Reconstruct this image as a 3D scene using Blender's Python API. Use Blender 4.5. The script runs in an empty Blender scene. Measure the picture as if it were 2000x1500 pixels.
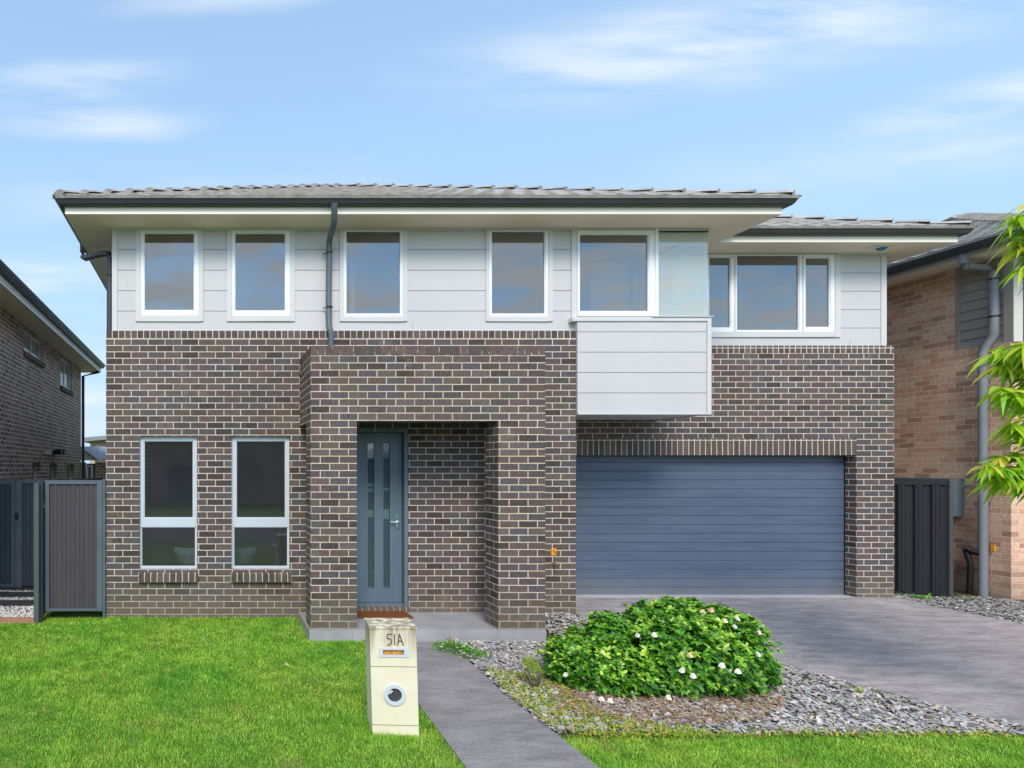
import bpy, math, random
import numpy as np
from mathutils import Vector, Matrix
R = math.radians
rng = np.random.default_rng(7)
random.seed(7)
scene = bpy.context.scene
COL = scene.collection
F, H, VX, VY = 1190.0, 2.04, 406.0, 915.0
def X(px, D): return (px - VX) * D / F
def Z(py, D): return H - (py - VY) * D / F

# ------------------------------------------------------------------ materials
def nt(name):
    m = bpy.data.materials.new(name); m.use_nodes = True
    t = m.node_tree; t.nodes.clear()
    return m, t
def N(t, kind, **kw):
    n = t.nodes.new(kind)
    for k, v in kw.items():
        if k == 'inp':
            for a, b in v.items(): n.inputs[a].default_value = b
        else: setattr(n, k, v)
    return n
def L(t, a, b): t.links.new(a, b)
def math_(t, op, a, b=None, c=None):
    n = t.nodes.new('ShaderNodeMath'); n.operation = op
    for i, v in enumerate((a, b, c)):
        if v is None: continue
        if isinstance(v, (int, float)): n.inputs[i].default_value = v
        else: t.links.new(v, n.inputs[i])
    return n.outputs[0]
def mixc(t, fac, a, b, blend='MIX'):
    n = t.nodes.new('ShaderNodeMix'); n.data_type = 'RGBA'; n.blend_type = blend
    if isinstance(fac, (int, float)): n.inputs[0].default_value = fac
    else: t.links.new(fac, n.inputs[0])
    for s, v in ((n.inputs[6], a), (n.inputs[7], b)):
        if isinstance(v, (tuple, list)): s.default_value = (*v[:3], 1)
        else: t.links.new(v, s)
    return n.outputs[2]
def ramp(t, fac, stops, interp='LINEAR'):
    n = t.nodes.new('ShaderNodeValToRGB'); n.color_ramp.interpolation = interp
    cr = n.color_ramp
    while len(cr.elements) < len(stops): cr.elements.new(0.5)
    for e, (p, c) in zip(cr.elements, stops):
        e.position = p; e.color = (*c, 1)
    t.links.new(fac, n.inputs[0])
    return n.outputs[0]
def noise(t, scale, detail=4, rough=.55, vec=None, w=None):
    n = t.nodes.new('ShaderNodeTexNoise'); n.inputs['Scale'].default_value = scale
    n.inputs['Detail'].default_value = detail; n.inputs['Roughness'].default_value = rough
    if vec is not None: t.links.new(vec, n.inputs['Vector'])
    return n.outputs[0]
def pos(t): return t.nodes.new('ShaderNodeNewGeometry').outputs['Position']
def scaled(t, v, s):
    n = t.nodes.new('ShaderNodeVectorMath'); n.operation = 'MULTIPLY'
    t.links.new(v, n.inputs[0]); n.inputs[1].default_value = s
    return n.outputs[0]
def finish(m, t, col, rough=.6, spec=.5, metal=0., bump=None, bstr=.3, bdist=.01, trans=None):
    p = N(t, 'ShaderNodeBsdfPrincipled')
    if isinstance(col, (tuple, list)): p.inputs['Base Color'].default_value = (*col[:3], 1)
    else: t.links.new(col, p.inputs['Base Color'])
    if isinstance(rough, (int, float)): p.inputs['Roughness'].default_value = rough
    else: t.links.new(rough, p.inputs['Roughness'])
    p.inputs['Specular IOR Level'].default_value = spec
    p.inputs['Metallic'].default_value = metal
    if bump is not None:
        b = N(t, 'ShaderNodeBump'); b.inputs['Strength'].default_value = bstr; b.inputs['Distance'].default_value = bdist
        t.links.new(bump, b.inputs['Height']); t.links.new(b.outputs[0], p.inputs['Normal'])
    o = N(t, 'ShaderNodeOutputMaterial')
    sh = p.outputs[0]
    if trans:
        tr = N(t, 'ShaderNodeBsdfTranslucent')
        if isinstance(col, (tuple, list)): tr.inputs[0].default_value = (*col[:3], 1)
        else: t.links.new(col, tr.inputs[0])
        mx = N(t, 'ShaderNodeMixShader'); mx.inputs[0].default_value = trans
        t.links.new(sh, mx.inputs[1]); t.links.new(tr.outputs[0], mx.inputs[2]); sh = mx.outputs[0]
    t.links.new(sh, o.inputs[0])
    return m
def paint(name, c, rough=.45, var=.12, scale=3., spec=.4, metal=0., streak=False, fine=0.):
    m, t = nt(name)
    v = scaled(t, pos(t), (1, 1, .25 if streak else 1))
    n = noise(t, scale, 6, .6, v)
    a = [max(0, x * (1 - var)) for x in c]; b = [min(1, x * (1 + var)) for x in c]
    col = ramp(t, n, [(.3, a), (.7, b)])
    bmp = noise(t, 220, 2, .5, pos(t)) if fine else None
    return finish(m, t, col, rough, spec, metal, bmp, fine, .002)
def brick(name, cols, mortar, bw=.2350, bh=.0893, mj=.0105, off=.5, stain=.0, mrough=False, bright=1.):
    m, t = nt(name)
    uv = N(t, 'ShaderNodeUVMap'); sp = N(t, 'ShaderNodeSeparateXYZ'); L(t, uv.outputs[0], sp.inputs[0])
    # slight hand-laid wobble
    wob = noise(t, 9, 2, .5, pos(t)); wz = math_(t, 'MULTIPLY', math_(t, 'SUBTRACT', wob, .5), .008)
    u0 = math_(t, 'ADD', sp.outputs[0], wz); v0 = math_(t, 'ADD', sp.outputs[1], math_(t, 'MULTIPLY', wz, .5))
    v = math_(t, 'DIVIDE', v0, bh); row = math_(t, 'FLOOR', v)
    odd = math_(t, 'FLOORED_MODULO', row, 2.) 
    u = math_(t, 'ADD', math_(t, 'DIVIDE', u0, bw), math_(t, 'MULTIPLY', odd, off))
    colm = math_(t, 'FLOOR', u)
    fu = math_(t, 'SUBTRACT', u, colm); fv = math_(t, 'SUBTRACT', v, row)
    du = math_(t, 'MULTIPLY', math_(t, 'MINIMUM', fu, math_(t, 'SUBTRACT', 1., fu)), bw)
    dv = math_(t, 'MULTIPLY', math_(t, 'MINIMUM', fv, math_(t, 'SUBTRACT', 1., fv)), bh)
    d = math_(t, 'MINIMUM', du, dv)
    nz = noise(t, 70, 3, .6, pos(t))
    d2 = math_(t, 'ADD', d, math_(t, 'MULTIPLY', math_(t, 'SUBTRACT', nz, .5), .004 if not mrough else .018))
    mask = N(t, 'ShaderNodeMapRange'); L(t, d2, mask.inputs[0])
    mask.inputs[1].default_value = mj / 2 - .0012; mask.inputs[2].default_value = mj / 2 + .0018
    cv = N(t, 'ShaderNodeCombineXYZ'); L(t, colm, cv.inputs[0]); L(t, row, cv.inputs[1])
    wn = N(t, 'ShaderNodeTexWhiteNoise', noise_dimensions='2D'); L(t, cv.outputs[0], wn.inputs[0])
    k = len(cols)
    bc = ramp(t, wn.outputs[0], [(i / k, c) for i, c in enumerate(cols)], 'CONSTANT')
    fine = noise(t, 26, 7, .7, pos(t))
    bc = mixc(t, 1., bc, ramp(t, fine, [(.25, (.66, .66, .66)), (.75, (1.35, 1.33, 1.3))]), 'MULTIPLY')
    broad = noise(t, 1.1, 5, .6, pos(t))
    mc = mixc(t, 1., mortar, ramp(t, noise(t, 3.2, 6, .7, pos(t)), [(.3, (.72, .68, .62)), (.65, (1.02, 1, 1))]), 'MULTIPLY')
    if mrough:
        mm = math_(t, 'MULTIPLY', mask.outputs[0], 1.)
        mc = mixc(t, ramp(t, noise(t, 12, 4, .6, pos(t)), [(.42, (0, 0, 0)), (.5, (1, 1, 1))]), mc, (.10, .08, .07))
    c = mixc(t, mask.outputs[0], mc, bc)
    c = mixc(t, 1., c, ramp(t, broad, [(.3, (.9, .89, .88)), (.7, (1.06, 1.06, 1.07))]), 'MULTIPLY')
    sz_ = N(t, 'ShaderNodeSeparateXYZ'); L(t, pos(t), sz_.inputs[0])
    gd_ = N(t, 'ShaderNodeMapRange'); L(t, math_(t, 'ADD', sz_.outputs[2], math_(t, 'MULTIPLY', noise(t, 2.6, 5, .7, pos(t)), -.9)), gd_.inputs[0]); gd_.inputs[1].default_value = -.5; gd_.inputs[2].default_value = .12; gd_.inputs[3].default_value = .62; gd_.inputs[4].default_value = 0.
    c = mixc(t, gd_.outputs[0], c, (.17, .14, .10))
    ef = ramp(t, noise(t, 1.7, 7, .72, scaled(t, pos(t), (1, 1, .6))), [(.60, (0, 0, 0)), (.74, (.30, .30, .30))]); c = mixc(t, ef, c, (.42, .37, .31))
    if bright != 1.: c = mixc(t, 1., c, (bright,) * 3, 'MULTIPLY')
    hgt = math_(t, 'ADD', mask.outputs[0], math_(t, 'MULTIPLY', fine, .45))
    return finish(m, t, c, .78, .3, 0, hgt, .55, .006)

M = {}
BC = [(.110, .080, .074), (.082, .068, .066), (.115, .093, .084), (.092, .082, .094), (.062, .050, .048), (.122, .100, .098), (.098, .074, .080), (.076, .074, .072), (.112, .084, .084), (.088, .086, .092)]
MORT = (.72, .64, .52)
M['brick'] = brick('dark_brick', BC, MORT)
M['brick_port'] = brick('portal_brick', [(a * 1.04, b * 1.02, c * 1.0) for a, b, c in BC], (.68, .60, .46))
M['rowlock'] = brick('rowlock_brick', [(.10, .078, .07), (.088, .072, .068), (.12, .098, .09), (.075, .06, .055)], MORT, bw=.0875, bh=.36, off=0, mj=.011)
M['rowlock_rough'] = brick('rough_rowlock_brick', [(.10, .078, .07), (.088, .072, .068), (.12, .09, .085), (.13, .088, .08)], (.5, .43, .33), bw=.0887, bh=.36, off=0, mj=.009, mrough=True)
M['brick_left'] = brick('brown_brick', [(.42, .27, .20), (.34, .22, .17), (.48, .33, .25), (.26, .17, .14), (.42, .30, .24)], (1., .92, .78), mj=.019)
M['brick_orange'] = brick('orange_brick', [(.66, .40, .27), (.60, .34, .22), (.72, .47, .33), (.46, .26, .18), (.68, .45, .31), (.64, .39, .27)], (.88, .70, .54), mj=.010)
M['rowlock_orange'] = brick('orange_rowlock', [(.52, .34, .24), (.48, .30, .2), (.54, .37, .27)], (.75, .58, .44), bw=.0875, bh=.4, off=0)
M['clad'] = paint('grey_white_cladding', (.56, .555, .56), .55, .04, 1.2, streak=True)
M['trim'] = paint('trim_paint', (.60, .605, .60), .5, .02, 2)
M['soffit'] = paint('soffit_board', (.97, .80, .68), .7, .03, .8)
M['fascia'] = paint('fascia_cream', (.92, .86, .74), .45, .03, 2)
M['gutter'] = paint('gutter_dark', (.055, .058, .062), .38, .15, 2)
M['pipe'] = paint('pipe_slate', (.10, .13, .155), .42, .12, 5)
M['pipe_grey'] = paint('pipe_grey', (.20, .215, .235), .45, .1, 5)
M['white_al'] = paint('white_aluminium', (.82, .84, .86), .32, .02, 5)
M['silver_al'] = paint('silver_aluminium', (.55, .60, .66), .3, .03, 5)
M['door'] = paint('door_blue', (.105, .155, .20), .38, .06, 1.5, streak=True)
M['door_fr'] = paint('door_frame_blue', (.12, .17, .205), .4, .06, 2)
M['garage'] = paint('garage_slate', (.082, .112, .170), .4, .05, 1.2, fine=.12)
m, t = nt('garage_slate')
gv = noise(t, 2.2, 6, .6, scaled(t, pos(t), (.5, 1, 9)))
gc_ = ramp(t, gv, [(.3, (.066, .096, .152)), (.7, (.096, .126, .185))])
gs_ = N(t, 'ShaderNodeSeparateXYZ'); L(t, pos(t), gs_.inputs[0])
gm_ = N(t, 'ShaderNodeMapRange'); L(t, math_(t, 'SUBTRACT', gs_.outputs[2], math_(t, 'MULTIPLY', noise(t, 3, 5, .7, pos(t)), .5)), gm_.inputs[0]); gm_.inputs[1].default_value = .15; gm_.inputs[2].default_value = -.25; gm_.inputs[4].default_value = .55
M['garage'] = finish(m, t, mixc(t, gm_.outputs[0], gc_, (.20, .19, .18)), .42, .4, 0, math_(t, 'ADD', math_(t, 'MULTIPLY', noise(t, 30, 5, .7, scaled(t, pos(t), (.3, 1, 4))), .5), noise(t, .9, 2, .5, pos(t))), .18, .012)
M['gate'] = paint('gate_slate', (.095, .125, .15), .45, .12, 3)
M['sheet'] = paint('sheet_dark', (.065, .058, .066), .55, .15, 2, streak=True)
M['sheet_b'] = paint('sheet_blue_black', (.055, .07, .085), .5, .15, 2, streak=True)
M['sheet_k'] = paint('sheet_black', (.010, .010, .013), .6, .15, 2, streak=True)
M['post_green'] = paint('post_grey_green', (.085, .10, .10), .5, .15, 3)
M['black'] = paint('black_plastic', (.015, .015, .017), .4, .1)
M['chrome'] = paint('chrome_metal', (.75, .76, .78), .14, .02, 4, metal=1.)
M['brass'] = paint('brass_tap', (.35, .27, .14), .35, .2, 20, metal=.8)
M['orange'] = paint('orange_plastic', (.80, .36, .02), .45, .1, 20)
M['white_plas'] = paint('white_plastic', (.75, .74, .70), .4, .03)
M['blue_lens'] = paint('blue_lens', (.02, .18, .42), .15, .05)
M['dark_in'] = paint('dark_interior', (.10, .10, .105), .8, .1)
M['room'] = paint('room_paint', (.55, .48, .43), .8, .1)
M['white_in'] = paint('white_interior', (.62, .62, .60), .8, .03)
M['blind'] = paint('blind_fabric', (.07, .07, .075), .8, .1)
M['chair'] = paint('chair_shell', (.40, .46, .50), .4, .03)
M['grey_clad'] = paint('taupe_cladding', (.30, .27, .235), .6, .05, 1.5)
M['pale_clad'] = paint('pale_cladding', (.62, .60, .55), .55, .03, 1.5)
M['conc'] = paint('concrete_pale', (.42, .43, .45), .75, .14, 5, fine=.4)
M['paver'] = paint('paver_dark', (.045, .046, .05), .8, .2, 6)
M['timber'] = paint('edging_timber', (.36, .19, .13), .8, .25, 9)
M['far_roof'] = paint('far_roof', (.22, .23, .25), .6, .1, 1)
M['far_wall'] = paint('far_wall', (.32, .25, .20), .8, .1, 2)
M['asphalt'] = paint('asphalt', (.06, .06, .062), .85, .15, 4, fine=.5)
M['bark'] = paint('bark', (.13, .09, .06), .85, .3, 14, fine=.6)
M['petal'] = paint('petal_white', (.85, .83, .74), .6, .03, 20)
M['petal_cream'] = paint('petal_cream', (.80, .58, .36), .6, .08, 20)

def glass(name, refl, tint=(.80, .86, .88), rough=0.0, painted_haze=.03, dcol=(.70, .76, .80)):
    m, t = nt(name)
    g = N(t, 'ShaderNodeBsdfGlossy'); g.inputs['Roughness'].default_value = rough; g.inputs[0].default_value = (1., .95, .89, 1)
    tr = N(t, 'ShaderNodeBsdfTransparent'); tr.inputs[0].default_value = (*tint, 1)
    lw = N(t, 'ShaderNodeLayerWeight'); lw.inputs[0].default_value = .25
    f = math_(t, 'ADD', math_(t, 'MULTIPLY', lw.outputs['Fresnel'], .35), refl)
    b = N(t, 'ShaderNodeBump'); b.inputs['Strength'].default_value = .02; b.inputs['Distance'].default_value = .02
    L(t, noise(t, 1.6, 2, .5, pos(t)), b.inputs['Height']); L(t, b.outputs[0], g.inputs['Normal'])
    mx = N(t, 'ShaderNodeMixShader'); L(t, f, mx.inputs[0]); L(t, tr.outputs[0], mx.inputs[1]); L(t, g.outputs[0], mx.inputs[2])
    df = N(t, 'ShaderNodeBsdfDiffuse'); df.inputs[0].default_value = (*dcol, 1); m2 = N(t, 'ShaderNodeMixShader')
    L(t, math_(t, 'MULTIPLY', math_(t, 'ADD', noise(t, 2.5, 5, .6, pos(t)), .5), painted_haze), m2.inputs[0]); L(t, mx.outputs[0], m2.inputs[1]); L(t, df.outputs[0], m2.inputs[2])  # pale diffuse veil painted over the pane to lift its black level
    o = N(t, 'ShaderNodeOutputMaterial'); L(t, m2.outputs[0], o.inputs[0])
    return m
M['glass'] = glass('window_glass', .15, (.62, .66, .68))
M['door_glass'] = glass('door_glass', .07, (.62, .74, .80))
M['glass_low'] = glass('lower_window_glass', .07, (.80, .84, .86), painted_haze=.018, dcol=(.66, .70, .80))
M['glass_clear'] = glass('corner_glass', .13, (.92, .97, .95), painted_haze=.22, dcol=(.78, .84, .82))
M['frost'] = paint('frosted_glass', (.08, .15, .20), .12, .12, 2.5, spec=.8)

# tiles
m, t = nt('roof_tile')
c = ramp(t, noise(t, 5, 6, .65, pos(t)), [(.3, (.27, .245, .22)), (.7, (.50, .47, .43))])
M['tile'] = finish(m, t, c, .42, .5, 0, noise(t, 60, 3, .6, pos(t)), .3, .004)
# stamped dark concrete: driveway and path
def stamped(name, base, hi, seed=0.):
    m, t = nt(name)
    mp = N(t, 'ShaderNodeMapping'); L(t, pos(t), mp.inputs[0]); mp.inputs['Location'].default_value = (seed, seed, 0)
    mp.inputs['Scale'].default_value = (.8, 2.6, 1)
    w = noise(t, 3.0, 10, .74, mp.outputs[0])
    c = ramp(t, w, [(.28, base), (.5, [(a + b) / 2 for a, b in zip(base, hi)]), (.72, hi)])
    n2 = noise(t, .55, 3, .5, pos(t))
    c = mixc(t, 1., c, ramp(t, n2, [(.35, (.82, .83, .86)), (.65, (1.1, 1.08, 1.06))]), 'MULTIPLY')
    n3 = noise(t, 38, 4, .6, pos(t))
    c = mixc(t, 1., c, ramp(t, n3, [(.3, (.85, .85, .85)), (.7, (1.12, 1.12, 1.12))]), 'MULTIPLY')
    h = math_(t, 'ADD', w, math_(t, 'MULTIPLY', n3, .25))
    r = ramp(t, w, [(.3, (.42,) * 3), (.7, (.62,) * 3)])
    return finish(m, t, c, r, .45, 0, h, .5, .03)
M['drive'] = stamped('driveway_concrete', (.175, .158, .165), (.49, .45, .44))
M['path'] = stamped('path_concrete', (.17, .158, .164), (.36, .333, .33), 5.)
# porch tiles
m, t = nt('porch_tile')
br = N(t, 'ShaderNodeTexBrick'); L(t, pos(t), br.inputs['Vector']); br.offset = 0
for k, v in {'Scale': 1., 'Mortar Size': .003, 'Brick Width': .6, 'Row Height': .6, 'Color1': (.33, .33, .345, 1), 'Color2': (.36, .355, .37, 1), 'Mortar': (.24, .24, .24, 1)}.items(): br.inputs[k].default_value = v
c = mixc(t, 1., br.outputs[0], ramp(t, noise(t, 4, 5, .6, pos(t)), [(.3, (.85, .85, .85)), (.7, (1.08, 1.08, 1.08))]), 'MULTIPLY')
M['porch'] = finish(m, t, c, .5, .4)
# ground soil + lawn base
m, t = nt('lawn_soil')
c = ramp(t, noise(t, 14, 7, .7, pos(t)), [(.25, (.06, .11, .015)), (.55, (.13, .22, .03)), (.8, (.25, .25, .07))])
M['soil_lawn'] = finish(m, t, c, .9, .1, 0, noise(t, 60, 4, .6, pos(t)), .8, .03)
m, t = nt('bed_soil')
c = ramp(t, noise(t, 11, 7, .7, pos(t)), [(.25, (.035, .024, .016)), (.55, (.10, .07, .045)), (.8, (.17, .13, .09))])
M['soil'] = finish(m, t, c, .95, .1, 0, noise(t, 50, 4, .6, pos(t)), .9, .03)
def tinted(name, stops, rough=.5, trans=None, spec=.3, patch=None, bright=None):
    m, t = nt(name)
    a = N(t, 'ShaderNodeAttribute', attribute_name='tint'); sp = N(t, 'ShaderNodeSeparateColor'); L(t, a.outputs['Color'], sp.inputs[0])
    c = ramp(t, sp.outputs[0], stops)
    if patch:
        n = noise(t, patch[0], 5, .62, pos(t))
        c = mixc(t, 1., c, ramp(t, n, patch[1]), 'MULTIPLY')
        if name == 'grass_blades':
            c = mixc(t, 1., c, ramp(t, noise(t, 5.5, 4, .65, pos(t)), [(.34, (.60, .72, .7)), (.52, (1, 1, 1)), (.70, (1.25, 1.08, 1.25))]), 'MULTIPLY')
            c = mixc(t, ramp(t, noise(t, 2.1, 6, .7, scaled(t, pos(t), (1, 1.2, 1))), [(.58, (0, 0, 0)), (.70, (.75, .75, .75))]), c, (.50, .46, .14))
    return finish(m, t, c, rough, spec, trans=trans)
M['grass'] = tinted('grass_blades', [(0, (.10, .28, .02)), (.4, (.31, .60, .05)), (.75, (.50, .78, .10)), (.93, (.68, .78, .20)), (1., (.78, .68, .36))], .5, .35, .25,
    patch=(.9, [(.32, (.60, .86, .8)), (.5, (1, 1, 1)), (.68, (1.25, 1.02, 1.2))]))
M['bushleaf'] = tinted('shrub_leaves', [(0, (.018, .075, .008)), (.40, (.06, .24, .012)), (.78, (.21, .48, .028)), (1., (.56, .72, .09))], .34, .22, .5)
M['treeleaf'] = tinted('tree_leaves', [(0, (.10, .28, .015)), (.5, (.26, .54, .02)), (.85, (.50, .70, .035)), (1., (.80, .68, .08))], .38, .42, .4)
M['weed'] = tinted('weed_leaves', [(0, (.14, .34, .03)), (.4, (.34, .50, .05)), (.65, (.58, .54, .09)), (.85, (.62, .36, .10)), (1., (.68, .56, .34))], .6, .3, .2)
M['litter'] = tinted('dry_litter', [(0, (.26, .16, .08)), (.5, (.46, .32, .19)), (.8, (.56, .26, .09)), (1., (.64, .52, .38))], .8, .1, .1)
M['slate'] = tinted('slate_chips', [(0, (.19, .18, .185)), (.3, (.35, .345, .355)), (.6, (.49, .475, .475)), (.82, (.58, .49, .42)), (.92, (.44, .32, .24)), (1., (.76, .72, .66))], .6, None, .4,
    patch=(22, [(.3, (.85, .85, .85)), (.7, (1.12, 1.12, 1.12))]))
M['pebble'] = tinted('white_pebbles', [(0, (.35, .34, .33)), (.3, (.62, .61, .59)), (1., (.85, .84, .82))], .6)
M['fine_gravel'] = tinted('fine_gravel', [(0, (.13, .125, .11)), (.5, (.25, .245, .23)), (.85, (.36, .35, .34)), (1., (.6, .58, .55))], .7)
m, t = nt('coir')
c = ramp(t, noise(t, 90, 4, .7, pos(t)), [(.3, (.10, .035, .012)), (.7, (.30, .12, .045))])
M['coir'] = finish(m, t, c, .95, .05, 0, noise(t, 120, 3, .6, pos(t)), 1., .01)
m, t = nt('letterbox_render')
s1 = noise(t, 3.5, 5, .6, scaled(t, pos(t), (5, 5, .5)))
sz = N(t, 'ShaderNodeSeparateXYZ'); tc = N(t, 'ShaderNodeTexCoord'); L(t, tc.outputs['Object'], sz.inputs[0])
tm = N(t, 'ShaderNodeMapRange'); L(t, sz.outputs[2], tm.inputs[0]); tm.inputs[1].default_value = .62; tm.inputs[2].default_value = .90
st = math_(t, 'MULTIPLY', math_(t, 'MULTIPLY', ramp(t, s1, [(.38, (0, 0, 0)), (.56, (1, 1, 1))]), tm.outputs[0]), .95)
c = mixc(t, st, ramp(t, noise(t, 6, 5, .6, pos(t)), [(.3, (.70, .64, .46)), (.7, (.77, .71, .54))]), (.30, .25, .17))
M['cream'] = finish(m, t, c, .75, .25, 0, noise(t, 90, 4, .6, pos(t)), .15, .003)
m, t = nt('rusty_paper')
c = ramp(t, noise(t, 45, 5, .7, pos(t)), [(.3, (.28, .09, .02)), (.6, (.72, .36, .07)), (.8, (.85, .62, .3))])
M['rust'] = finish(m, t, c, .8, .2)

# ------------------------------------------------------------------ mesh tools
class MB:
    def __init__(s): s.v = []; s.f = []; s.uv = []; s.uo = (0, 0)
    def face(s, pts, uvs=None):
        i = len(s.v); s.v += [tuple(p) for p in pts]; s.f.append(tuple(range(i, i + len(pts))))
        if uvs is None:
            a, b, c = Vector(pts[0]), Vector(pts[1]), Vector(pts[2]); n = (b - a).cross(c - a)
            ax = max(range(3), key=lambda k: abs(n[k]))
            uvs = [((p[1], p[2]), (p[0], p[2]), (p[0], p[1]))[ax] for p in pts]
            uvs = [(u - s.uo[0] if ax != 0 else u - s.uy, w - s.uo[1]) for u, w in uvs]
        s.uv += uvs
    uy = 0.
    def box(s, x0, x1, y0, y1, z0, z1, skip=''):
        if x0 > x1: x0, x1 = x1, x0
        if y0 > y1: y0, y1 = y1, y0
        if z0 > z1: z0, z1 = z1, z0
        q = [(x0, y0, z0), (x1, y0, z0), (x1, y1, z0), (x0, y1, z0), (x0, y0, z1), (x1, y0, z1), (x1, y1, z1), (x0, y1, z1)]
        for k, idx in (('f', (0, 1, 5, 4)), ('r', (1, 2, 6, 5)), ('b', (2, 3, 7, 6)), ('l', (3, 0, 4, 7)), ('t', (4, 5, 6, 7)), ('d', (3, 2, 1, 0))):
            if k not in skip: s.face([q[i] for i in idx])
    def tube(s, pts, r, seg=12, cap=True, r2=None):
        pts = [Vector(p) for p in pts]; rings = []
        for i, p in enumerate(pts):
            d = (pts[min(i + 1, len(pts) - 1)] - pts[max(i - 1, 0)]).normalized()
            up = Vector((0, 0, 1)) if abs(d.z) < .95 else Vector((0, 1, 0))
            a = d.cross(up).normalized(); b = d.cross(a).normalized()
            rr = r if r2 is None else r + (r2 - r) * i / (len(pts) - 1)
            rings.append([p + (a * math.cos(k * 2 * math.pi / seg) + b * math.sin(k * 2 * math.pi / seg)) * rr for k in range(seg)])
        for i in range(len(rings) - 1):
            for k in range(seg):
                k2 = (k + 1) % seg
                s.face([rings[i][k], rings[i + 1][k], rings[i + 1][k2], rings[i][k2]], [(0, 0)] * 4)
        if cap:
            s.face(rings[0], [(0, 0)] * seg); s.face(rings[-1][::-1], [(0, 0)] * seg)
    def build(s, name, mat, parent=None, smooth=False, bevel=0., merge=False):
        me = bpy.data.meshes.new(name)
        me.from_pydata(s.v, [], s.f); me.update()
        ul = me.uv_layers.new(name='UVMap')
        ul.data.foreach_set('uv', np.array(s.uv, dtype=np.float32).ravel())
        me.materials.append(mat)
        o = bpy.data.objects.new(name, me); COL.objects.link(o)
        if smooth or bevel or merge:
            import bmesh
            bm = bmesh.new(); bm.from_mesh(me); bmesh.ops.remove_doubles(bm, verts=bm.verts, dist=1e-5)
            if smooth or bevel:
                for f in bm.faces: f.smooth = smooth
            bm.normal_update(); bmesh.ops.recalc_face_normals(bm, faces=bm.faces)
            if bevel:
                ed = [e for e in bm.edges if len(e.link_faces) == 2 and e.calc_face_angle(0) > .5]
                bmesh.ops.bevel(bm, geom=ed, offset=bevel, segments=2, affect='EDGES', clamp_overlap=True)
            bm.to_mesh(me); bm.free()
            if smooth:
                try: me.set_sharp_from_angle(angle=R(40))
                except Exception: pass
        if parent is not None: link(o, parent)
        return o
def link(o, parent):
    """Parent o while keeping it where it was built in world space."""
    pm = Matrix.Identity(4); p = parent; chain = []
    while p is not None: chain.append(p); p = p.parent
    for q in reversed(chain): pm = pm @ q.matrix_parent_inverse @ q.matrix_basis
    o.parent = parent; o.matrix_parent_inverse = pm.inverted()
def tag(o, label=None, cat=None, group=None, kind=None):
    if label: o['label'] = label
    if cat: o['category'] = cat
    if group: o['group'] = group
    if kind: o['kind'] = kind
    return o
def root(name, label, cat, loc=(0, 0, 0), rz=0., group=None, ry=0.):
    o = bpy.data.objects.new(name, None); COL.objects.link(o); o.location = loc; o.rotation_euler = (0, ry, rz)
    o.empty_display_size = .2
    return tag(o, label, cat, group)
def cells(x0, x1, z0, z1, ops):
    """grid cells of a wall rectangle minus openings (x0,x1,z0,z1)"""
    xs = sorted({x0, x1, *[min(max(v, x0), x1) for o in ops for v in o[:2]]}); out = []
    for a, b in zip(xs, xs[1:]):
        if b - a < 1e-6: continue
        mid = (a + b) / 2; cuts = sorted([(max(o[2], z0), min(o[3], z1)) for o in ops if o[0] < mid < o[1] and o[3] > z0 and o[2] < z1]); z = z0
        for c, d in cuts:
            if c > z + 1e-6: out.append((a, b, z, c))
            z = max(z, d)
        if z1 > z + 1e-6: out.append((a, b, z, z1))
    return out
def wall(mb, x0, x1, z0, z1, D, th, ops=()):
    for a, b, c, d in cells(x0, x1, z0, z1, ops): mb.box(a, b, D, D + th, c, d)
def poly_mesh(name, pts, mat, parent=None, th=.0):
    mb = MB(); mb.face(pts)
    if th:
        low = [(p[0], p[1], p[2] - th) for p in pts]
        for i in range(len(pts)):
            j = (i + 1) % len(pts); mb.face([low[i], low[j], pts[j], pts[i]])
    return mb.build(name, mat, parent)
def sweep(mb, line, prof, side=1):
    """extrude profile [(out, z)] along a horizontal polyline with mitred corners; out is to the right (side=1)"""
    P = [Vector((p[0], p[1], 0)) for p in line]; ns = []
    for a, b in zip(P, P[1:]):
        d = (b - a).normalized(); ns.append(Vector((d.y, -d.x, 0)) * side)
    rings = []
    for i, p in enumerate(P):
        if i == 0: m = ns[0]; k = 1
        elif i == len(P) - 1: m = ns[-1]; k = 1
        else:
            m = (ns[i - 1] + ns[i]).normalized(); k = 1 / max(.2, m.dot(ns[i]))
        rings.append([(p.x + m.x * o * k, p.y + m.y * o * k, z) for o, z in prof])
    n = len(prof)
    for r0, r1 in zip(rings, rings[1:]):
        for k in range(n):
            k2 = (k + 1) % n; mb.face([r0[k], r1[k], r1[k2], r0[k2]])
    mb.face(rings[0]); mb.face(rings[-1][::-1])
def set_tint(me, vals):
    a = me.color_attributes.new('tint', 'FLOAT_COLOR', 'POINT')
    c = np.ones((len(vals), 4), dtype=np.float32); c[:, 0] = vals; c[:, 1] = vals; c[:, 2] = vals
    a.data.foreach_set('color', c.ravel())
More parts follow.
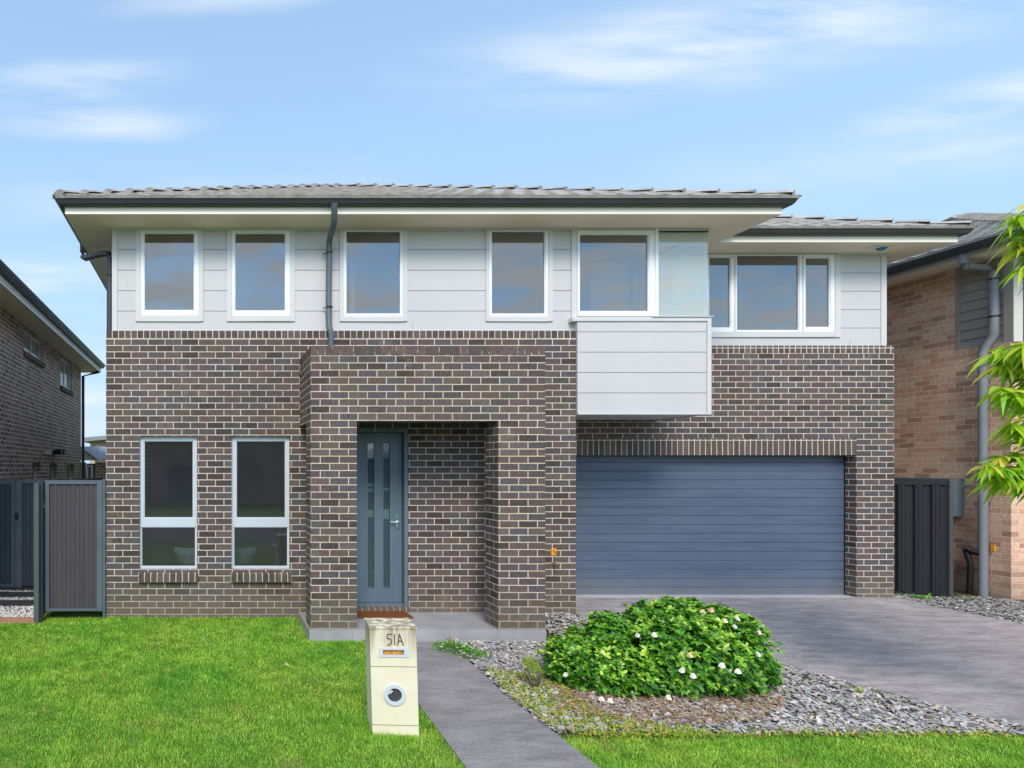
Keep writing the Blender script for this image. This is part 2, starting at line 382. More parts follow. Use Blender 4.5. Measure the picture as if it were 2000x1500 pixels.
def np_mesh(name, V, Fq, mat, tint=None, parent=None, smooth=False):
    """V (n,3); Fq (m,k) faces of equal size"""
    me = bpy.data.meshes.new(name); k = Fq.shape[1]
    me.vertices.add(len(V)); me.vertices.foreach_set('co', V.astype(np.float32).ravel())
    me.loops.add(Fq.size); me.loops.foreach_set('vertex_index', Fq.astype(np.int32).ravel())
    me.polygons.add(len(Fq)); me.polygons.foreach_set('loop_start', np.arange(0, Fq.size, k, dtype=np.int32))
    me.polygons.foreach_set('loop_total', np.full(len(Fq), k, dtype=np.int32))
    if smooth: me.polygons.foreach_set('use_smooth', np.ones(len(Fq), dtype=bool))
    me.update(calc_edges=True); me.validate()
    if tint is not None: set_tint(me, tint)
    me.materials.append(mat)
    o = bpy.data.objects.new(name, me); COL.objects.link(o)
    if parent is not None: link(o, parent)
    return o
def ribbons(P, D, S, Ln, W, curve, prof, down=(0, 0, -1)):
    """P base, D dir, S side (unit n,3), lengths, widths, curve = droop fraction; prof = width profile along the blade"""
    n = len(P); k = len(prof); V = np.zeros((n, k, 2, 3)); dn = np.array(down)
    for i, w in enumerate(prof):
        s = i / (k - 1)
        c = P + D * (Ln * s)[:, None] + dn * (curve * Ln * s * s)[:, None]
        V[:, i, 0] = c - S * (W * w / 2)[:, None]; V[:, i, 1] = c + S * (W * w / 2)[:, None]
    V = V.reshape(-1, 3); base = np.arange(n)[:, None, None] * (2 * k)
    q = np.array([[2 * i, 2 * i + 1, 2 * i + 3, 2 * i + 2] for i in range(k - 1)])[None]
    return V, (base + q).reshape(-1, 4), 2 * k
def unit(a): return a / np.maximum(1e-9, np.linalg.norm(a, axis=-1, keepdims=True))
def chips(name, P, size, mat, flat=.3, parent=None, tlo=0., thi=1., elong=1.6, tilt=.5):
    """irregular stones: deformed squashed octahedra"""
    n = len(P)
    base = np.array([[1, 0, 0], [.45, .8, .1], [-.6, .75, 0], [-1, -.1, 0], [-.4, -.8, .1], [.65, -.7, 0], [.25, .15, 1], [-.3, -.2, .9]], float)
    V = base[None] * (1 + rng.uniform(-.3, .3, (n, 8, 1)))
    V[:, :, 0] *= elong; V[:, :, 2] *= flat
    V *= size[:, None, None]
    a = rng.uniform(0, 2 * np.pi, n); ca, sa = np.cos(a), np.sin(a)
    tx = rng.normal(0, tilt * .5, n); ty = rng.normal(0, tilt * .5, n)
    V[:, :, 2] += V[:, :, 0] * np.tan(np.clip(tx, -.9, .9))[:, None] + V[:, :, 1] * np.tan(np.clip(ty, -.9, .9))[:, None]
    x = V[:, :, 0] * ca[:, None] - V[:, :, 1] * sa[:, None]; y = V[:, :, 0] * sa[:, None] + V[:, :, 1] * ca[:, None]
    V[:, :, 0] = x; V[:, :, 1] = y; V += P[:, None]
    tri = np.array([[0, 1, 6], [1, 2, 6], [2, 7, 6], [2, 3, 7], [3, 4, 7], [4, 5, 7], [5, 6, 7], [5, 0, 6]])
    Fq = (np.arange(n)[:, None, None] * 8 + tri[None]).reshape(-1, 3)
    t = np.repeat(rng.uniform(tlo, thi, n), 8)
    return np_mesh(name, V.reshape(-1, 3), Fq, mat, t, parent)
def inpoly(x, y, poly):
    ins = np.zeros(len(x), bool); j = len(poly) - 1
    for i in range(len(poly)):
        xi, yi = poly[i]; xj, yj = poly[j]
        c = ((yi > y) != (yj > y)) & (x < (xj - xi) * (y - yi) / (yj - yi + 1e-12) + xi); ins ^= c; j = i
    return ins
def G(D):
    return np.interp(D, [-400, 2, 7.4, 9.4, 400], [-.2, -.2, -.12, 0, 0])
def scatter(poly, n):
    p = np.array(poly); lo, hi = p.min(0), p.max(0)
    x = rng.uniform(lo[0], hi[0], n * 3); y = rng.uniform(lo[1], hi[1], n * 3)
    k = inpoly(x, y, poly); x, y = x[k][:n], y[k][:n]
    return x, y

def gp(px, py):
    D = 6.
    for _ in range(12): D = (H - float(G(D))) * F / (py - VY)
    return X(px, D), D
# ------------------------------------------------------------------ setting
def sheet(name, poly_fn, ys, mat, dz, edge=.0):
    """strip sheet following the ground; poly_fn(y)->(x0,x1)"""
    mb = MB()
    for a, b in zip(ys, ys[1:]):
        xa0, xa1 = poly_fn(a); xb0, xb1 = poly_fn(b); za, zb = float(G(a)) + dz, float(G(b)) + dz
        mb.face([(xa0, a, za), (xa1, a, za), (xb1, b, zb), (xb0, b, zb)])
        if edge:
            mb.face([(xb0, b, zb), (xb0, b, zb - edge), (xa0, a, za - edge), (xa0, a, za)])
            mb.face([(xa1, a, za), (xa1, a, za - edge), (xb1, b, zb - edge), (xb1, b, zb)])
            if a == ys[0]: mb.face([(xa0, a, za), (xa0, a, za - edge), (xa1, a, za - edge), (xa1, a, za)])
    return mb.build(name, mat)
tag(sheet('ground', lambda y: (-400, 400), [-400, -9.2, 2, 4, 7.4, 9.4, 12, 400], M['soil_lawn'], 0), kind='structure')
tag(sheet('road', lambda y: (-300, 300), [-9, -1.2], M['asphalt'], .012), kind='structure')
def drv(y): # driveway edges
    a, b, c = gp(2000, 1425), gp(1690, 1348), gp(1522, 1300)
    xl = np.interp(y, [1.8, a[1], b[1], c[1], 7.7, 8.35, 9.7], [a[0] + .9, a[0], b[0], c[0], 5.62, 5.2, 5.2])
    e, f = gp(2000, 1224), gp(1860, 1192)
    xr = np.interp(y, [1.8, e[1], f[1], 9.0, 9.7], [e[0] - .2, e[0], f[0], 10.72, 10.76]); return float(xl), float(xr)
tag(sheet('driveway', drv, [-1, 2, 3, 4, 4.76, 5.5, 6.3, 7, 7.4, 7.6, 8, 8.35, 9, 9.4, 9.72], M['drive'], .03, .06), kind='structure')
def pth(y):
    l = [gp(908, 1500), gp(822, 1385), gp(716, 1254)]; q = [gp(1165, 1500), gp(1065, 1420), gp(985, 1360), gp(925, 1300), gp(866, 1256)]
    xl = np.interp(y, [3] + [p[1] for p in l], [l[0][0]] + [p[0] for p in l]); xr = np.interp(y, [3] + [p[1] for p in q], [q[0][0]] + [p[0] for p in q]); return float(xl), float(xr)
tag(sheet('path', pth, [-1, 2, 3, 4.5, 4.9, 5.2, 5.6, 6, 6.5, 7.14, 7.4, 7.51], M['path'], .02, .05), kind='structure')
yF = gp(1500, 1437)[1]
ys_ = list(np.linspace(yF, 7.5, 9))
bed = [(pth(y)[1], y) for y in ys_] + [(4.4, 7.5), (4.45, 8.5), (5.14, 8.5), (5.19, 8.3)] + [(drv(y)[0] - .01, y) for y in (7.7, 7.2, 6.8, 6.3, 5.8, 5.4, yF)]
mb = MB()
def bedx(y):
    xr = drv(y)[0] + .02; xl = pth(y)[1] - .02
    if y > 7.52: xl = 4.2
    return xl, xr
tag(sheet('garden_bed', bedx, [yF - .03, 5.6, 6.3, 7, 7.4, 7.52], M['soil'], .008), kind='structure')
tag(sheet('garden_soil', bedx, [7.521, 7.6, 8.3, 8.5], M['soil'], .008), kind='structure')
tag(sheet('side_ground', lambda y: (10.4, 16), [6.5, 7.4, 8.5, 9.4, 14], M['soil'], .006), kind='structure')

# ------------------------------------------------------------------ the house
DM, DP, DG = 8.50, 7.58, 9.50
house = root('brick_house', 'two storey dark brick house with grey white cladding upstairs and a slate blue garage door', 'house', (3, DM, 0))
def part(mb, name, mat, parent=None, label=None, **kw):
    o = mb.build(name, mat, parent or house, **kw)
    if label: o['label'] = label
    return o
xL = X(207, DM); xPR = X(1125, DM); xBay = X(1390, DM)
zTopM = Z(646, DM); zRow = Z(662, DM)
# window openings low
W1 = (X(272, DM), X(385, DM), Z(1112, DM), Z(852, DM)); W2 = (X(452, DM), X(566, DM), Z(1112, DM), Z(852, DM))
door_op = (X(640, DM), X(798, DM), .09, Z(836, DM))
mb = MB(); mb.uo = (xL, zRow); mb.uy = DM
wall(mb, xL, xPR, -.3, zRow, DM, .22, [W1, W2, door_op])
# returns: left side wall, right side wall (pier return to the garage recess)
mb.box(xL, xL + .22, DM + .22, 22, -.3, zRow, skip='f'); mb.box(xPR - .22, xPR, DM + .22, DG, -.3, 2.80, skip='f')
part(mb, 'brick_wall', M['brick'])
mb = MB(); mb.uo = (xL, zRow + .005); mb.uy = DM
wall(mb, xL, xPR, zRow, zTopM, DM, .22)
part(mb, 'brick_coping', M['rowlock'])
# mortar bed between: weatherproof ledge strip
# brick sills
for w in (W1, W2):
    mb = MB(); mb.uo = (w[0], -1); x0, x1 = w[0] - .01, w[1] + .01
    zt = Z(1112, DM); zb = Z(1137, DM - .06)
    a = [(x0, DM + .10, zt + .0), (x1, DM + .10, zt + .0), (x1, DM - .055, zt - .065), (x0, DM - .055, zt - .065)]
    mb.face([a[3], a[2], a[1], a[0]], [(0, .05), (x1 - x0, .05), (x1 - x0, .3), (0, .3)])
    q = zb; mb.face([(x0, DM - .055, q), (x1, DM - .055, q), a[2], a[3]], [(0, .05), (x1 - x0, .05), (x1 - x0, .16), (0, .16)])
    mb.face([(x0, DM + .05, q), (x1, DM + .05, q), (x1, DM - .055, q), (x0, DM - .055, q)])
    for xx in (x0, x1): mb.face([(xx, DM + .10, zt), (xx, DM + .10, q), (xx, DM - .055, q), (xx, DM - .055, zt - .065)])
    part(mb, 'brick_sill', M['rowlock'])
# portal: two piers and a deep lintel box
pl, pr = X(607, DP), X(1065, DP); ol, orr = X(697, DP), X(973, DP)
zp = Z(676, DP); zpc = Z(694.5, DP); zo = Z(822, DP); zs = Z(1229, DP)
mb = MB(); mb.uo = (pl, zpc); mb.uy = DP; PT = .35
mb.box(pl, ol, DP, DP + PT, zs, zo, skip='t'); mb.box(orr, pr, DP, DP + PT, zs, zo, skip='t')
mb.box(pl, pr, DP, DP + .30, zo, zpc, skip='t')
mb.box(pl, pl + .30, DP + .30, DM, zo, zpc, skip='fbt'); mb.box(pr - .30, pr, DP + .30, DM, zo, zpc, skip='fbt')
mb.box(pl, ol, DP + PT - .002, DP + PT, zo, zo + .01)
part(mb, 'porch_wall', M['brick_port'])
mb = MB(); mb.uo = (pl, zpc + .004); mb.uy = DP
mb.box(pl, pr, DP, DP + .30, zpc, zp); mb.box(pl, pl + .30, DP + .30, DM, zpc, zp); mb.box(pr - .30, pr, DP + .30, DM, zpc, zp)
part(mb, 'porch_coping', M['rowlock_rough'])
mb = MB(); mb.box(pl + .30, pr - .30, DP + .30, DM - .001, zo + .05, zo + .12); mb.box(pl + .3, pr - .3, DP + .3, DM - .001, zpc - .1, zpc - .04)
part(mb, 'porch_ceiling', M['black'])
# porch slab
mb = MB(); mb.box(pl - .02, pr + .012, DP - .012, DM - .001, -.16, zs - .002)
part(mb, 'porch_slab', M['porch'], bevel=.006)
# garage wall
xg0 = xPR + .25; xg1 = X(1673, DG); zg = Z(889, DG); zlt = Z(857, DG); xGR = X(1746, DG)
zTopG = Z(675, DG); zRowG = Z(690, DG)
mb = MB(); mb.uo = (xGR - .235 * .5 - .235 * 30, zRowG); mb.uy = DG
op = [(xg0, xg1, -.3, zg), (xg0 - .05, xg1 + .0, zg, zlt)]
wall(mb, xPR, xGR, -.3, zRowG, DG, .23, op); mb.box(xGR - .22, xGR, DG + .23, 22, -.3, zRowG, skip='f')
part(mb, 'garage_wall', M['brick'])
mb = MB(); mb.uo = (xPR, -4); wall(mb, xg0 - .05, xg1, zg, zlt, DG, .23); part(mb, 'garage_lintel', M['rowlock'])
mb = MB(); mb.uo = (xPR, -4); mb.uy = DG; wall(mb, xBay - .3, xGR, zRowG, zTopG, DG, .23); part(mb, 'garage_coping', M['rowlock'])
# garage door: horizontal planks with grooves
DGD = 9.69; gx1 = X(1648, DGD); gz0 = Z(1165, DGD); gh = (zg + .08 - gz0); mb = MB(); npk = 16; ph = 17.5 * DGD / F
for i in range(17):
    z0 = gz0 + i * ph; z1 = min(z0 + ph, zg + .12)
    if z0 >= z1: break
    e = .009
    pr_ = [(z0, .006), (z0 + e, 0), (z1 - e, 0), (z1 - .002, .006), (z1, .014)]
    for (a, da), (b, db) in zip(pr_, pr_[1:]): mb.face([(xg0, DGD + da, a), (gx1, DGD + da, a), (gx1, DGD + db, b), (xg0, DGD + db, b)])
gd = part(mb, 'garage_door', M['garage'], smooth=False)
mb = MB(); mb.box(gx1, gx1 + .05, DGD - .02, DGD + .03, gz0 - .01, zg + .1); part(mb, 'door_track', M['black'], gd)
mb = MB(); mb.box(xg0, gx1, DGD - .006, DGD + .02, gz0 - .022, gz0); part(mb, 'bottom_seal', M['black'], gd)
mb = MB(); mb.box(xPR + .01, xg1, DG - .03, DGD + .3, -.05, Z(1168, DG) + .012); part(mb, 'garage_threshold', M['conc'], bevel=.004)
# upper cladding
DC = 8.56; DCG = 9.56
cz1 = H + 3.37
def cladding(name, x0, x1, z0, z1, D, lines, ops, mat=M['clad'], parent=None, side=None, th=.012):
    mb = MB(); g = .0045
    for a, b in zip(lines, lines[1:]):
        lo, hi = max(a, z0) + g, min(b, z1) - g
        if hi <= lo: continue
        for c in cells(x0, x1, lo, hi, ops): mb.box(c[0], c[1], D, D + th, c[2], c[3])
    for c in cells(x0, x1, z0, z1, ops): mb.box(c[0], c[1], D + th + .001, D + .15, c[2], c[3])
    return part(mb, name, mat, parent)
pitch = 40 * DC / F
lm = [Z(487.7, DC) + pitch * k for k in range(-12, 4)]
def rect(a, b, c, d, D): return (X(a, D), X(b, D), Z(d, D), Z(c, D))
UW = [rect(275, 388, 447, 616, DC), rect(453, 566, 448, 617, DC), rect(671, 786, 444, 618, DC), rect(955, 1070, 445, 618, DC), rect(1127, 1278, 451, 617, DC)]
xcl = X(220, DC); xcr = X(1383, DC)
corner_op = (X(1281, DC), xcr + 1, Z(617, DC), H + 3.36)
cladding('upper_cladding', xcl, xcr, Z(650, DC) - .1, cz1, DC, lm, [o for o in UW] + [corner_op])
# bay projection below the corner window
DB = 8.47; zb0, zb1 = Z(810, DB), Z(620, DB)
sidegl0 = DB + .02
bx1 = X(1386, DB)
lb = [Z(648, DB) + 39.8 * DB / F * k for k in range(-12, 6)]
cladding('bay_cladding', xPR + .003, bx1 - .03, zb0 + .02, zb1 - .05, DB, lb, [])
mb = MB(); mb.box(xPR + .003, bx1 - .02, DB + .15, DG - .002, zb0 + .01, zb1 - .06, skip=''); part(mb, 'bay_body', M['clad'])
mb = MB(); mb.box(bx1 - .045, bx1 + .012, DB - .02, DB + .10, zb0, zb1 + .0); mb.box(xPR + .003, bx1 - .045, DB - .018, DB + .10, zb0, zb0 + .022)
mb.box(bx1 - .012, bx1 + .010, DB + .10, DG - .002, zb0, zb1)
mb.box(X(1117, DB), bx1 - .045, DB - .018, DB + .08, zb1 - .055, zb1); 
mb.box(X(1272, DB), bx1 + .03, DB - .035, DB + .16, zb1, zb1 + .014); mb.box(xcr - .06, bx1 + .03, DB + .16, DG + .05, zb1, zb1 + .014)
part(mb, 'bay_trim', M['trim'], bevel=.003)
mb = MB(); mb.box(X(1115, DC), X(1124.6, DC), DC - .022, DC - .001, Z(628, DC), cz1 - .015); part(mb, 'window_trim', M['trim'])
# upper cladding over the garage
pitg = 35.9 * DCG / F; lg = [Z(533, DCG) + pitg * k for k in range(-8, 4)]
TW = rect(1378, 1629, 497, 648, DCG)
xgr = X(1729, DCG); xgl = X(1279, DCG)
cladding('garage_cladding', xBay - .35, xgr, Z(678, DCG) - .1, cz1, DCG, lg, [TW])
mb = MB(); mb.box(xgr - .075, xgr + .01, DCG - .014, DCG + .16, zTopG - .02, cz1 - .004); mb.box(xgr - .02, xgr + .008, DCG + .16, 22, zTopG, cz1); part(mb, 'corner_trim', M['trim'], bevel=.002)
mb = MB(); mb.box(xcl - .008, xcl + .068, DC - .014, DC + .16, zTopM - .01, cz1 - .004); mb.box(xcl, xcl + .02, DC + .16, 22, zTopM, cz1); part(mb, 'corner_trim', M['trim'], bevel=.002)

def window(D, fr, panes, mat, fd=.05, parent=None, surround=None, blind=None, rec=0., gl=None, name='window', pt=None):
    """fr frame rect; panes = list of rects (clear glass); the frame is the rest"""
    mb = MB(); d0 = D + rec
    for c in cells(fr[0], fr[1], fr[2], fr[3], panes): mb.box(c[0], c[1], d0, d0 + fd, c[2], c[3])
    w = part(mb, name, mat, parent)
    # inner bead, a second step round each pane
    for p in panes:
        g = .012; mb = MB()
        for c in cells(p[0] - .001, p[1] + .001, p[2] - .001, p[3] + .001, [(p[0] + g, p[1] - g, p[2] + g, p[3] - g)]): mb.box(c[0], c[1], d0 + .012, d0 + fd - .004, c[2], c[3])
        part(mb, 'frame', mat, w)
        mb = MB(); mb.box(p[0] + .005, p[1] - .005, d0 + .028, d0 + .034, p[2] + .005, p[3] - .005)
        part(mb, 'pane', gl or M['glass'], w)
        if blind:
            mb = MB(); hb = blind if not isinstance(blind, dict) else blind.get('h')
            mb.box(p[0] - .02, p[1] + .02, d0 + .065, d0 + .072, p[3] - hb, p[3] + .03); mb.tube([(p[0] - .01, d0 + .069, p[3] - hb), (p[1] + .01, d0 + .069, p[3] - hb)], .012, 8)
            part(mb, 'blind', M['blind'], w)
    if surround:
        mb = MB(); s = surround
        for c in cells(s[0], s[1], s[2], s[3], [(fr[0] - .001, fr[1] + .001, fr[2] - .001, fr[3] + .001)]): mb.box(c[0], c[1], D - .020, D + .02, c[2], c[3])
        part(mb, 'surround', M['trim'], w, bevel=.003)
    return w
# lower windows (recessed in brick)
for w, px in ((W1, 272), (W2, 452)):
    fr = (w[0] + .0, w[1] - .0, w[2], w[3]); dx = px - 272
    pn = [rect(281 + dx, 378 + dx, 861, 1012, DM + .07), rect(276 + dx, 382.5 + dx, 1029, 1107, DM + .07)]
    window(DM, fr, pn, M['silver_al'], .06, rec=.055, gl=M['glass_low'])
# upper windows
SR = [(265, 397, 440, 628), (443, 576, 440, 628), (663, 795, 440, 628), (948, 1079, 440, 628), (None,)]
PN = [(281, 380, 455, 607), (458, 558, 455, 608), (675, 783, 451, 614), (959, 1065, 451, 614), (1131, 1267, 457, 609)]
for i in range(5):
    sr = None
    if i < 4:
        s = SR[i]; sr = (X(s[0], DC), X(s[1], DC), Z(s[3], DC), cz1 - .006)
    window(DC, UW[i], [rect(*PN[i], DC)], M['white_al'], .06, rec=-.012, surround=sr, blind=.17 if i < 4 else .15)
# head and base trims round the fifth window and corner
mb = MB(); mb.box(X(1124.6, DC), xcr + .0, DC - .022, DC + .02, UW[4][3] + .001, cz1 - .006); part(mb, 'window_trim', M['trim'])
# corner glass
mb = MB(); zc0, zc1 = zb1 + .014, cz1 - .05
cw = MB(); xa = X(1279, DC)
cw.box(xa - .01, xa + .03, DC - .03, DC + .05, zc0, cz1 - .006); cw.box(xa + .03, xcr, DC - .01, DC + .03, zc0, zc0 + .016)
corner = part(cw, 'corner_window', M['white_al'])
mb.box(xa + .03, xcr, DC + .005, DC + .013, zc0 + .016, zc1); part(mb, 'pane', M['glass_clear'], corner)
mb = MB(); mb.box(xcr - .008, xcr, DC + .014, DG + .04, zc0 + .016, zc1); part(mb, 'pane', M['glass_clear'], corner)
mb = MB(); mb.box(xa + .03, xcr - .001, DC - .008, DC + .004, zc1, cz1 - .006); mb.box(xcr - .01, xcr + .002, DC + .02, DG + .04, zc1, cz1 - .006); part(mb, 'head_track', M['gutter'], corner)
mb = MB(); mb.box(xa + .03, xcr - .03, DC + .05, DC + .056, zc1 - .17, zc1 + .02); part(mb, 'blind', M['white_in'], corner)
mb = MB(); mb.box(xcr - .03, xcr + .0, DG + .0, DG + .05, zc0, cz1 - .006); part(mb, 'frame', M['white_al'], corner)
# triple window
sw = (X(1371, DCG), X(1640, DCG), Z(659, DCG), cz1 - .006)
tp = [rect(1384, 1427, 502, 641, DCG), rect(1438, 1561, 498, 646, DCG), rect(1572, 1621, 503, 640, DCG)]
window(DCG, TW, tp, M['white_al'], .06, rec=-.012, surround=sw, blind=.12)
for px in (1434, 1566.5):
    mb = MB(); mb.box(X(px - 1.0, DCG), X(px + 1.0, DCG), DCG - .020, DCG - .013, TW[2], TW[3]); part(mb, 'mullion', M['trim'])

for px, a, b in ((806, 628, 648), (1186, 628, 640), (1660, 661, 678)):
    mb = MB(); D_ = DC if px < 1300 else DCG; mb.box(X(px, D_), X(px, D_) + .004, D_ - .001, D_ + .004, Z(b, D_), Z(a, D_)); part(mb, 'cladding_joint', M['pipe_grey'])
# soffit, fascia, gutters
zs0 = H + 3.37
line = [(-1.89, 21.9), (-1.89, 8.06), (7.6, 8.06), (7.6, 9.06), (11.15, 9.06), (11.15, 21.9)]
mb = MB(); mb.box(-1.89 + .02, 7.58, 8.08, 9.08, zs0, zs0 + .01); mb.box(-1.87, 11.13, 9.08, 21.9, zs0, zs0 + .01)
part(mb, 'soffit', M['soffit'])
mb = MB(); sweep(mb, line, [(0, zs0 - .004), (0, zs0 + .13), (-.02, zs0 + .13), (-.02, zs0 - .004)], 1)
# side: left->front->right with house on the left of travel? profile out is outward
fas = part(mb, 'fascia', M['fascia'])
mb = MB(); g0 = zs0 + .085
sweep(mb, line, [(.002, g0), (.065, g0), (.085, g0 + .02), (.105, g0 + .06), (.112, g0 + .085), (.13, g0 + .09), (.13, g0 + .103), (.11, g0 + .103), (.095, g0 + .065), (.06, g0 + .03), (.002, g0 + .03)], 1)
part(mb, 'gutter', M['gutter'])
mb = MB(); mb.box(xcl, X(1127, DC), DC - .03, DC, cz1 - .03, cz1 - .001); part(mb, 'eave_bead', M['trim'])
mb = MB(); mb.box(X(1629, DCG), xgr, DCG - .03, DCG, cz1 - .03, cz1 - .001); part(mb, 'eave_bead', M['trim'])

# tiled roof
TP = .487
def tile_face(mb, e0, u, s, t, ul, ur, amax, row=.30, du=.05):
    e0, u, s = Vector(e0), Vector(u), Vector(s); nrow = int(math.ceil(amax / row)); nrm = Vector((0, 0, 1)) - s * t; nrm.normalize()
    for j in range(nrow):
        a0, a1 = j * row - .02, min((j + 1) * row + .01, amax); am = (a0 + a1) / 2
        lo, hi = ul(max(a0, 0)), ur(max(a0, 0)); lo2, hi2 = ul(a1), ur(a1)
        n = max(2, int((hi - lo) / du)); stag = .15 * (j % 2)
        rows = []
        jit = random.uniform(-.004, .004)
        for k in range(n + 1):
            f = k / n; u0 = lo + (hi - lo) * f; u1 = lo2 + (hi2 - lo2) * f
            def wv(q):
                ph = ((q + stag) % .30) / .30
                return .015 * max(0, math.cos((ph - .5) * 2 * math.pi)) ** 1.5 - (.006 if ph < .06 else 0)
            pa = e0 + u * u0 + s * a0 + Vector((0, 0, t * a0)); pb = e0 + u * u1 + s * a1 + Vector((0, 0, t * a1))
            rows.append((pa, pa + nrm * (.042 + wv(u0) + jit), pb + nrm * (.012 + wv(u0))))
        for r0, r1 in zip(rows, rows[1:]):
            mb.face([r0[0], r1[0], r1[1], r0[1]]); mb.face([r0[1], r1[1], r1[2], r0[2]])
def caps(mb, p0, p1, step=.40, w=.13, h=.06):
    p0, p1 = Vector(p0), Vector(p1); d = (p1 - p0); Ln = d.length; d.normalize(); sd = d.cross(Vector((0, 0, 1))).normalized(); up = sd.cross(d).normalized()
    n = int(Ln / step)
    for i in range(n):
        a = p0 + d * (i * step + .05); b = p0 + d * ((i + 1) * step + .02); rj = random.uniform(-.006, .006)
        ra = []; rb = []
        for k in range(7):
            an = math.pi * k / 6; ra.append(a + sd * math.cos(an) * w * 1.12 + up * (math.sin(an) * h + .032 + rj)); rb.append(b + sd * math.cos(an) * w * .92 + up * (math.sin(an) * h * .75 + .01))
        ra0 = [p - up * .013 for p in ra]
        for k in range(6):
            mb.face([ra[k], ra[k + 1], rb[k + 1], rb[k]]); mb.face([ra[k + 1], ra[k], ra0[k], ra0[k + 1]])
        mb.face(ra0[::-1])
ze = zs0 + .165
rf = MB()
A = 4.845
tile_face(rf, (-1.99, 7.96, ze), (1, 0, 0), (0, 1, 0), TP, lambda a: a, lambda a: 9.69 - a, A)
tile_face(rf, (7.70, 8.96, ze), (0, 1, 0), (-1, 0, 0), TP, lambda a: -1. + a, lambda a: a + .05, A)
tile_face(rf, (7.70, 8.96, ze), (1, 0, 0), (0, 1, 0), TP, lambda a: -a - .05, lambda a: 3.55 - a, 4.7)
tile_face(rf, (11.25, 8.96, ze), (0, 1, 0), (-1, 0, 0), TP, lambda a: a, lambda a: 13 - a, 4.7, du=.15)
tile_face(rf, (-1.99, 21, ze), (0, -1, 0), (1, 0, 0), TP, lambda a: a, lambda a: 13.04 - a, A, du=.15)
roof = part(rf, 'roof', M['tile'])
mb = MB(); caps(mb, (-1.99, 7.96, ze), (-1.99 + A, 7.96 + A, ze + A * TP)); part(mb, 'ridge_capping', M['tile'], roof)
mb = MB(); caps(mb, (7.70, 7.96, ze), (7.70 - A, 7.96 + A, ze + A * TP)); part(mb, 'ridge_capping', M['tile'], roof)
mb = MB(); caps(mb, (11.25, 8.96, ze), (11.25 - 4.7, 8.96 + 4.7, ze + 4.7 * TP)); part(mb, 'ridge_capping', M['tile'], roof)

# front door
DD = 8.62
dx0, dx1 = X(682, DD), X(785, DD); dz0, dz1 = Z(1176, DD), Z(846, DD)
mb = MB(); strips = [(X(718, DD), X(731, DD), Z(1146, DD), Z(866, DD)), (X(748.5, DD), X(761.5, DD), Z(1146, DD), Z(866, DD))]
for c in cells(dx0 - .35, dx1, dz0, dz1, strips): mb.box(c[0], c[1], DD, DD + .04, c[2], c[3])
fd = part(mb, 'front_door', M['door'])
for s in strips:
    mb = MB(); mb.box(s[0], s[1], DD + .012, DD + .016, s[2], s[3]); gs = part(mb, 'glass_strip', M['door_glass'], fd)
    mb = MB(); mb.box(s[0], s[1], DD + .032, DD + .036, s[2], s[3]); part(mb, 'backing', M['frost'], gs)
    for pa, pb in (((944, 951), (954, 961)) if s is strips[0] else ((953, 958),)) + (((996, 1010),) if s is strips[0] else ((995, 1014),)): mb = MB(); mb.box(s[0] + .004, s[1] - .004, DD + .028, DD + .031, Z(pb, DD), Z(pa, DD)); part(mb, 'painted_reflection', M['pale_clad'], gs)  # pale bars painted in as reflections on the door glass
    mb = MB()
    for c in cells(s[0] - .022, s[1] + .022, s[2] - .005, s[3] + .005, [s]): mb.box(c[0], c[1], DD - .007, DD + .001, c[2], c[3])
    part(mb, 'bead', M['door_fr'], fd, bevel=.002)
hx, hz = X(776, DD), Z(1020, DD)
mb = MB(); mb.box(hx - .02, hx + .02, DD - .012, DD, hz - .10, hz + .10); mb.tube([(hx, DD - .01, hz + .01), (hx, DD - .055, hz + .01)], .016, 10)
mb.tube([(hx + .01, DD - .05, hz + .01), (hx - .05, DD - .052, hz + .006), (hx - .11, DD - .045, hz + .008)], .009, 8); mb.tube([(hx, DD, hz - .055), (hx, DD - .025, hz - .055)], .02, 10); mb.tube([(hx, DD, hz + .07), (hx, DD - .02, hz + .07)], .016, 10)
part(mb, 'handle', M['chrome'], fd, smooth=True)
mb = MB(); fx1 = X(797.5, DM + .02)
mb.box(dx1 + .004, fx1, DM + .02, DM + .17, .09, dz1 + .12); mb.box(dx0 - .4, dx1 + .004, DM + .02, DM + .17, dz1 + .006, dz1 + .12); mb.box(dx0 - .4, dx1 + .004, DM + .06, DM + .17, dz0 - .075, dz0 - .006)
mb.box(dx1 - .01, dx1 + .004, DM + .165, DM + .2, .09, dz1)
frm = part(mb, 'door_frame', M['door_fr'], bevel=.004)
for px in (708, 732.5):
    mb = MB(); mb.tube([(X(px, DM), DM + .021, Z(840, DM)), (X(px, DM), DM + .012, Z(840, DM))], .010, 10); part(mb, 'fixing', M['white_plas'], frm)
mb = MB(); mb.uo = (X(682, DM), -2); mb.box(X(640, DM), X(799, DM), DM - .03, DM + .05, zs - .001, .105 + .0); part(mb, 'door_sill', M['rowlock'])

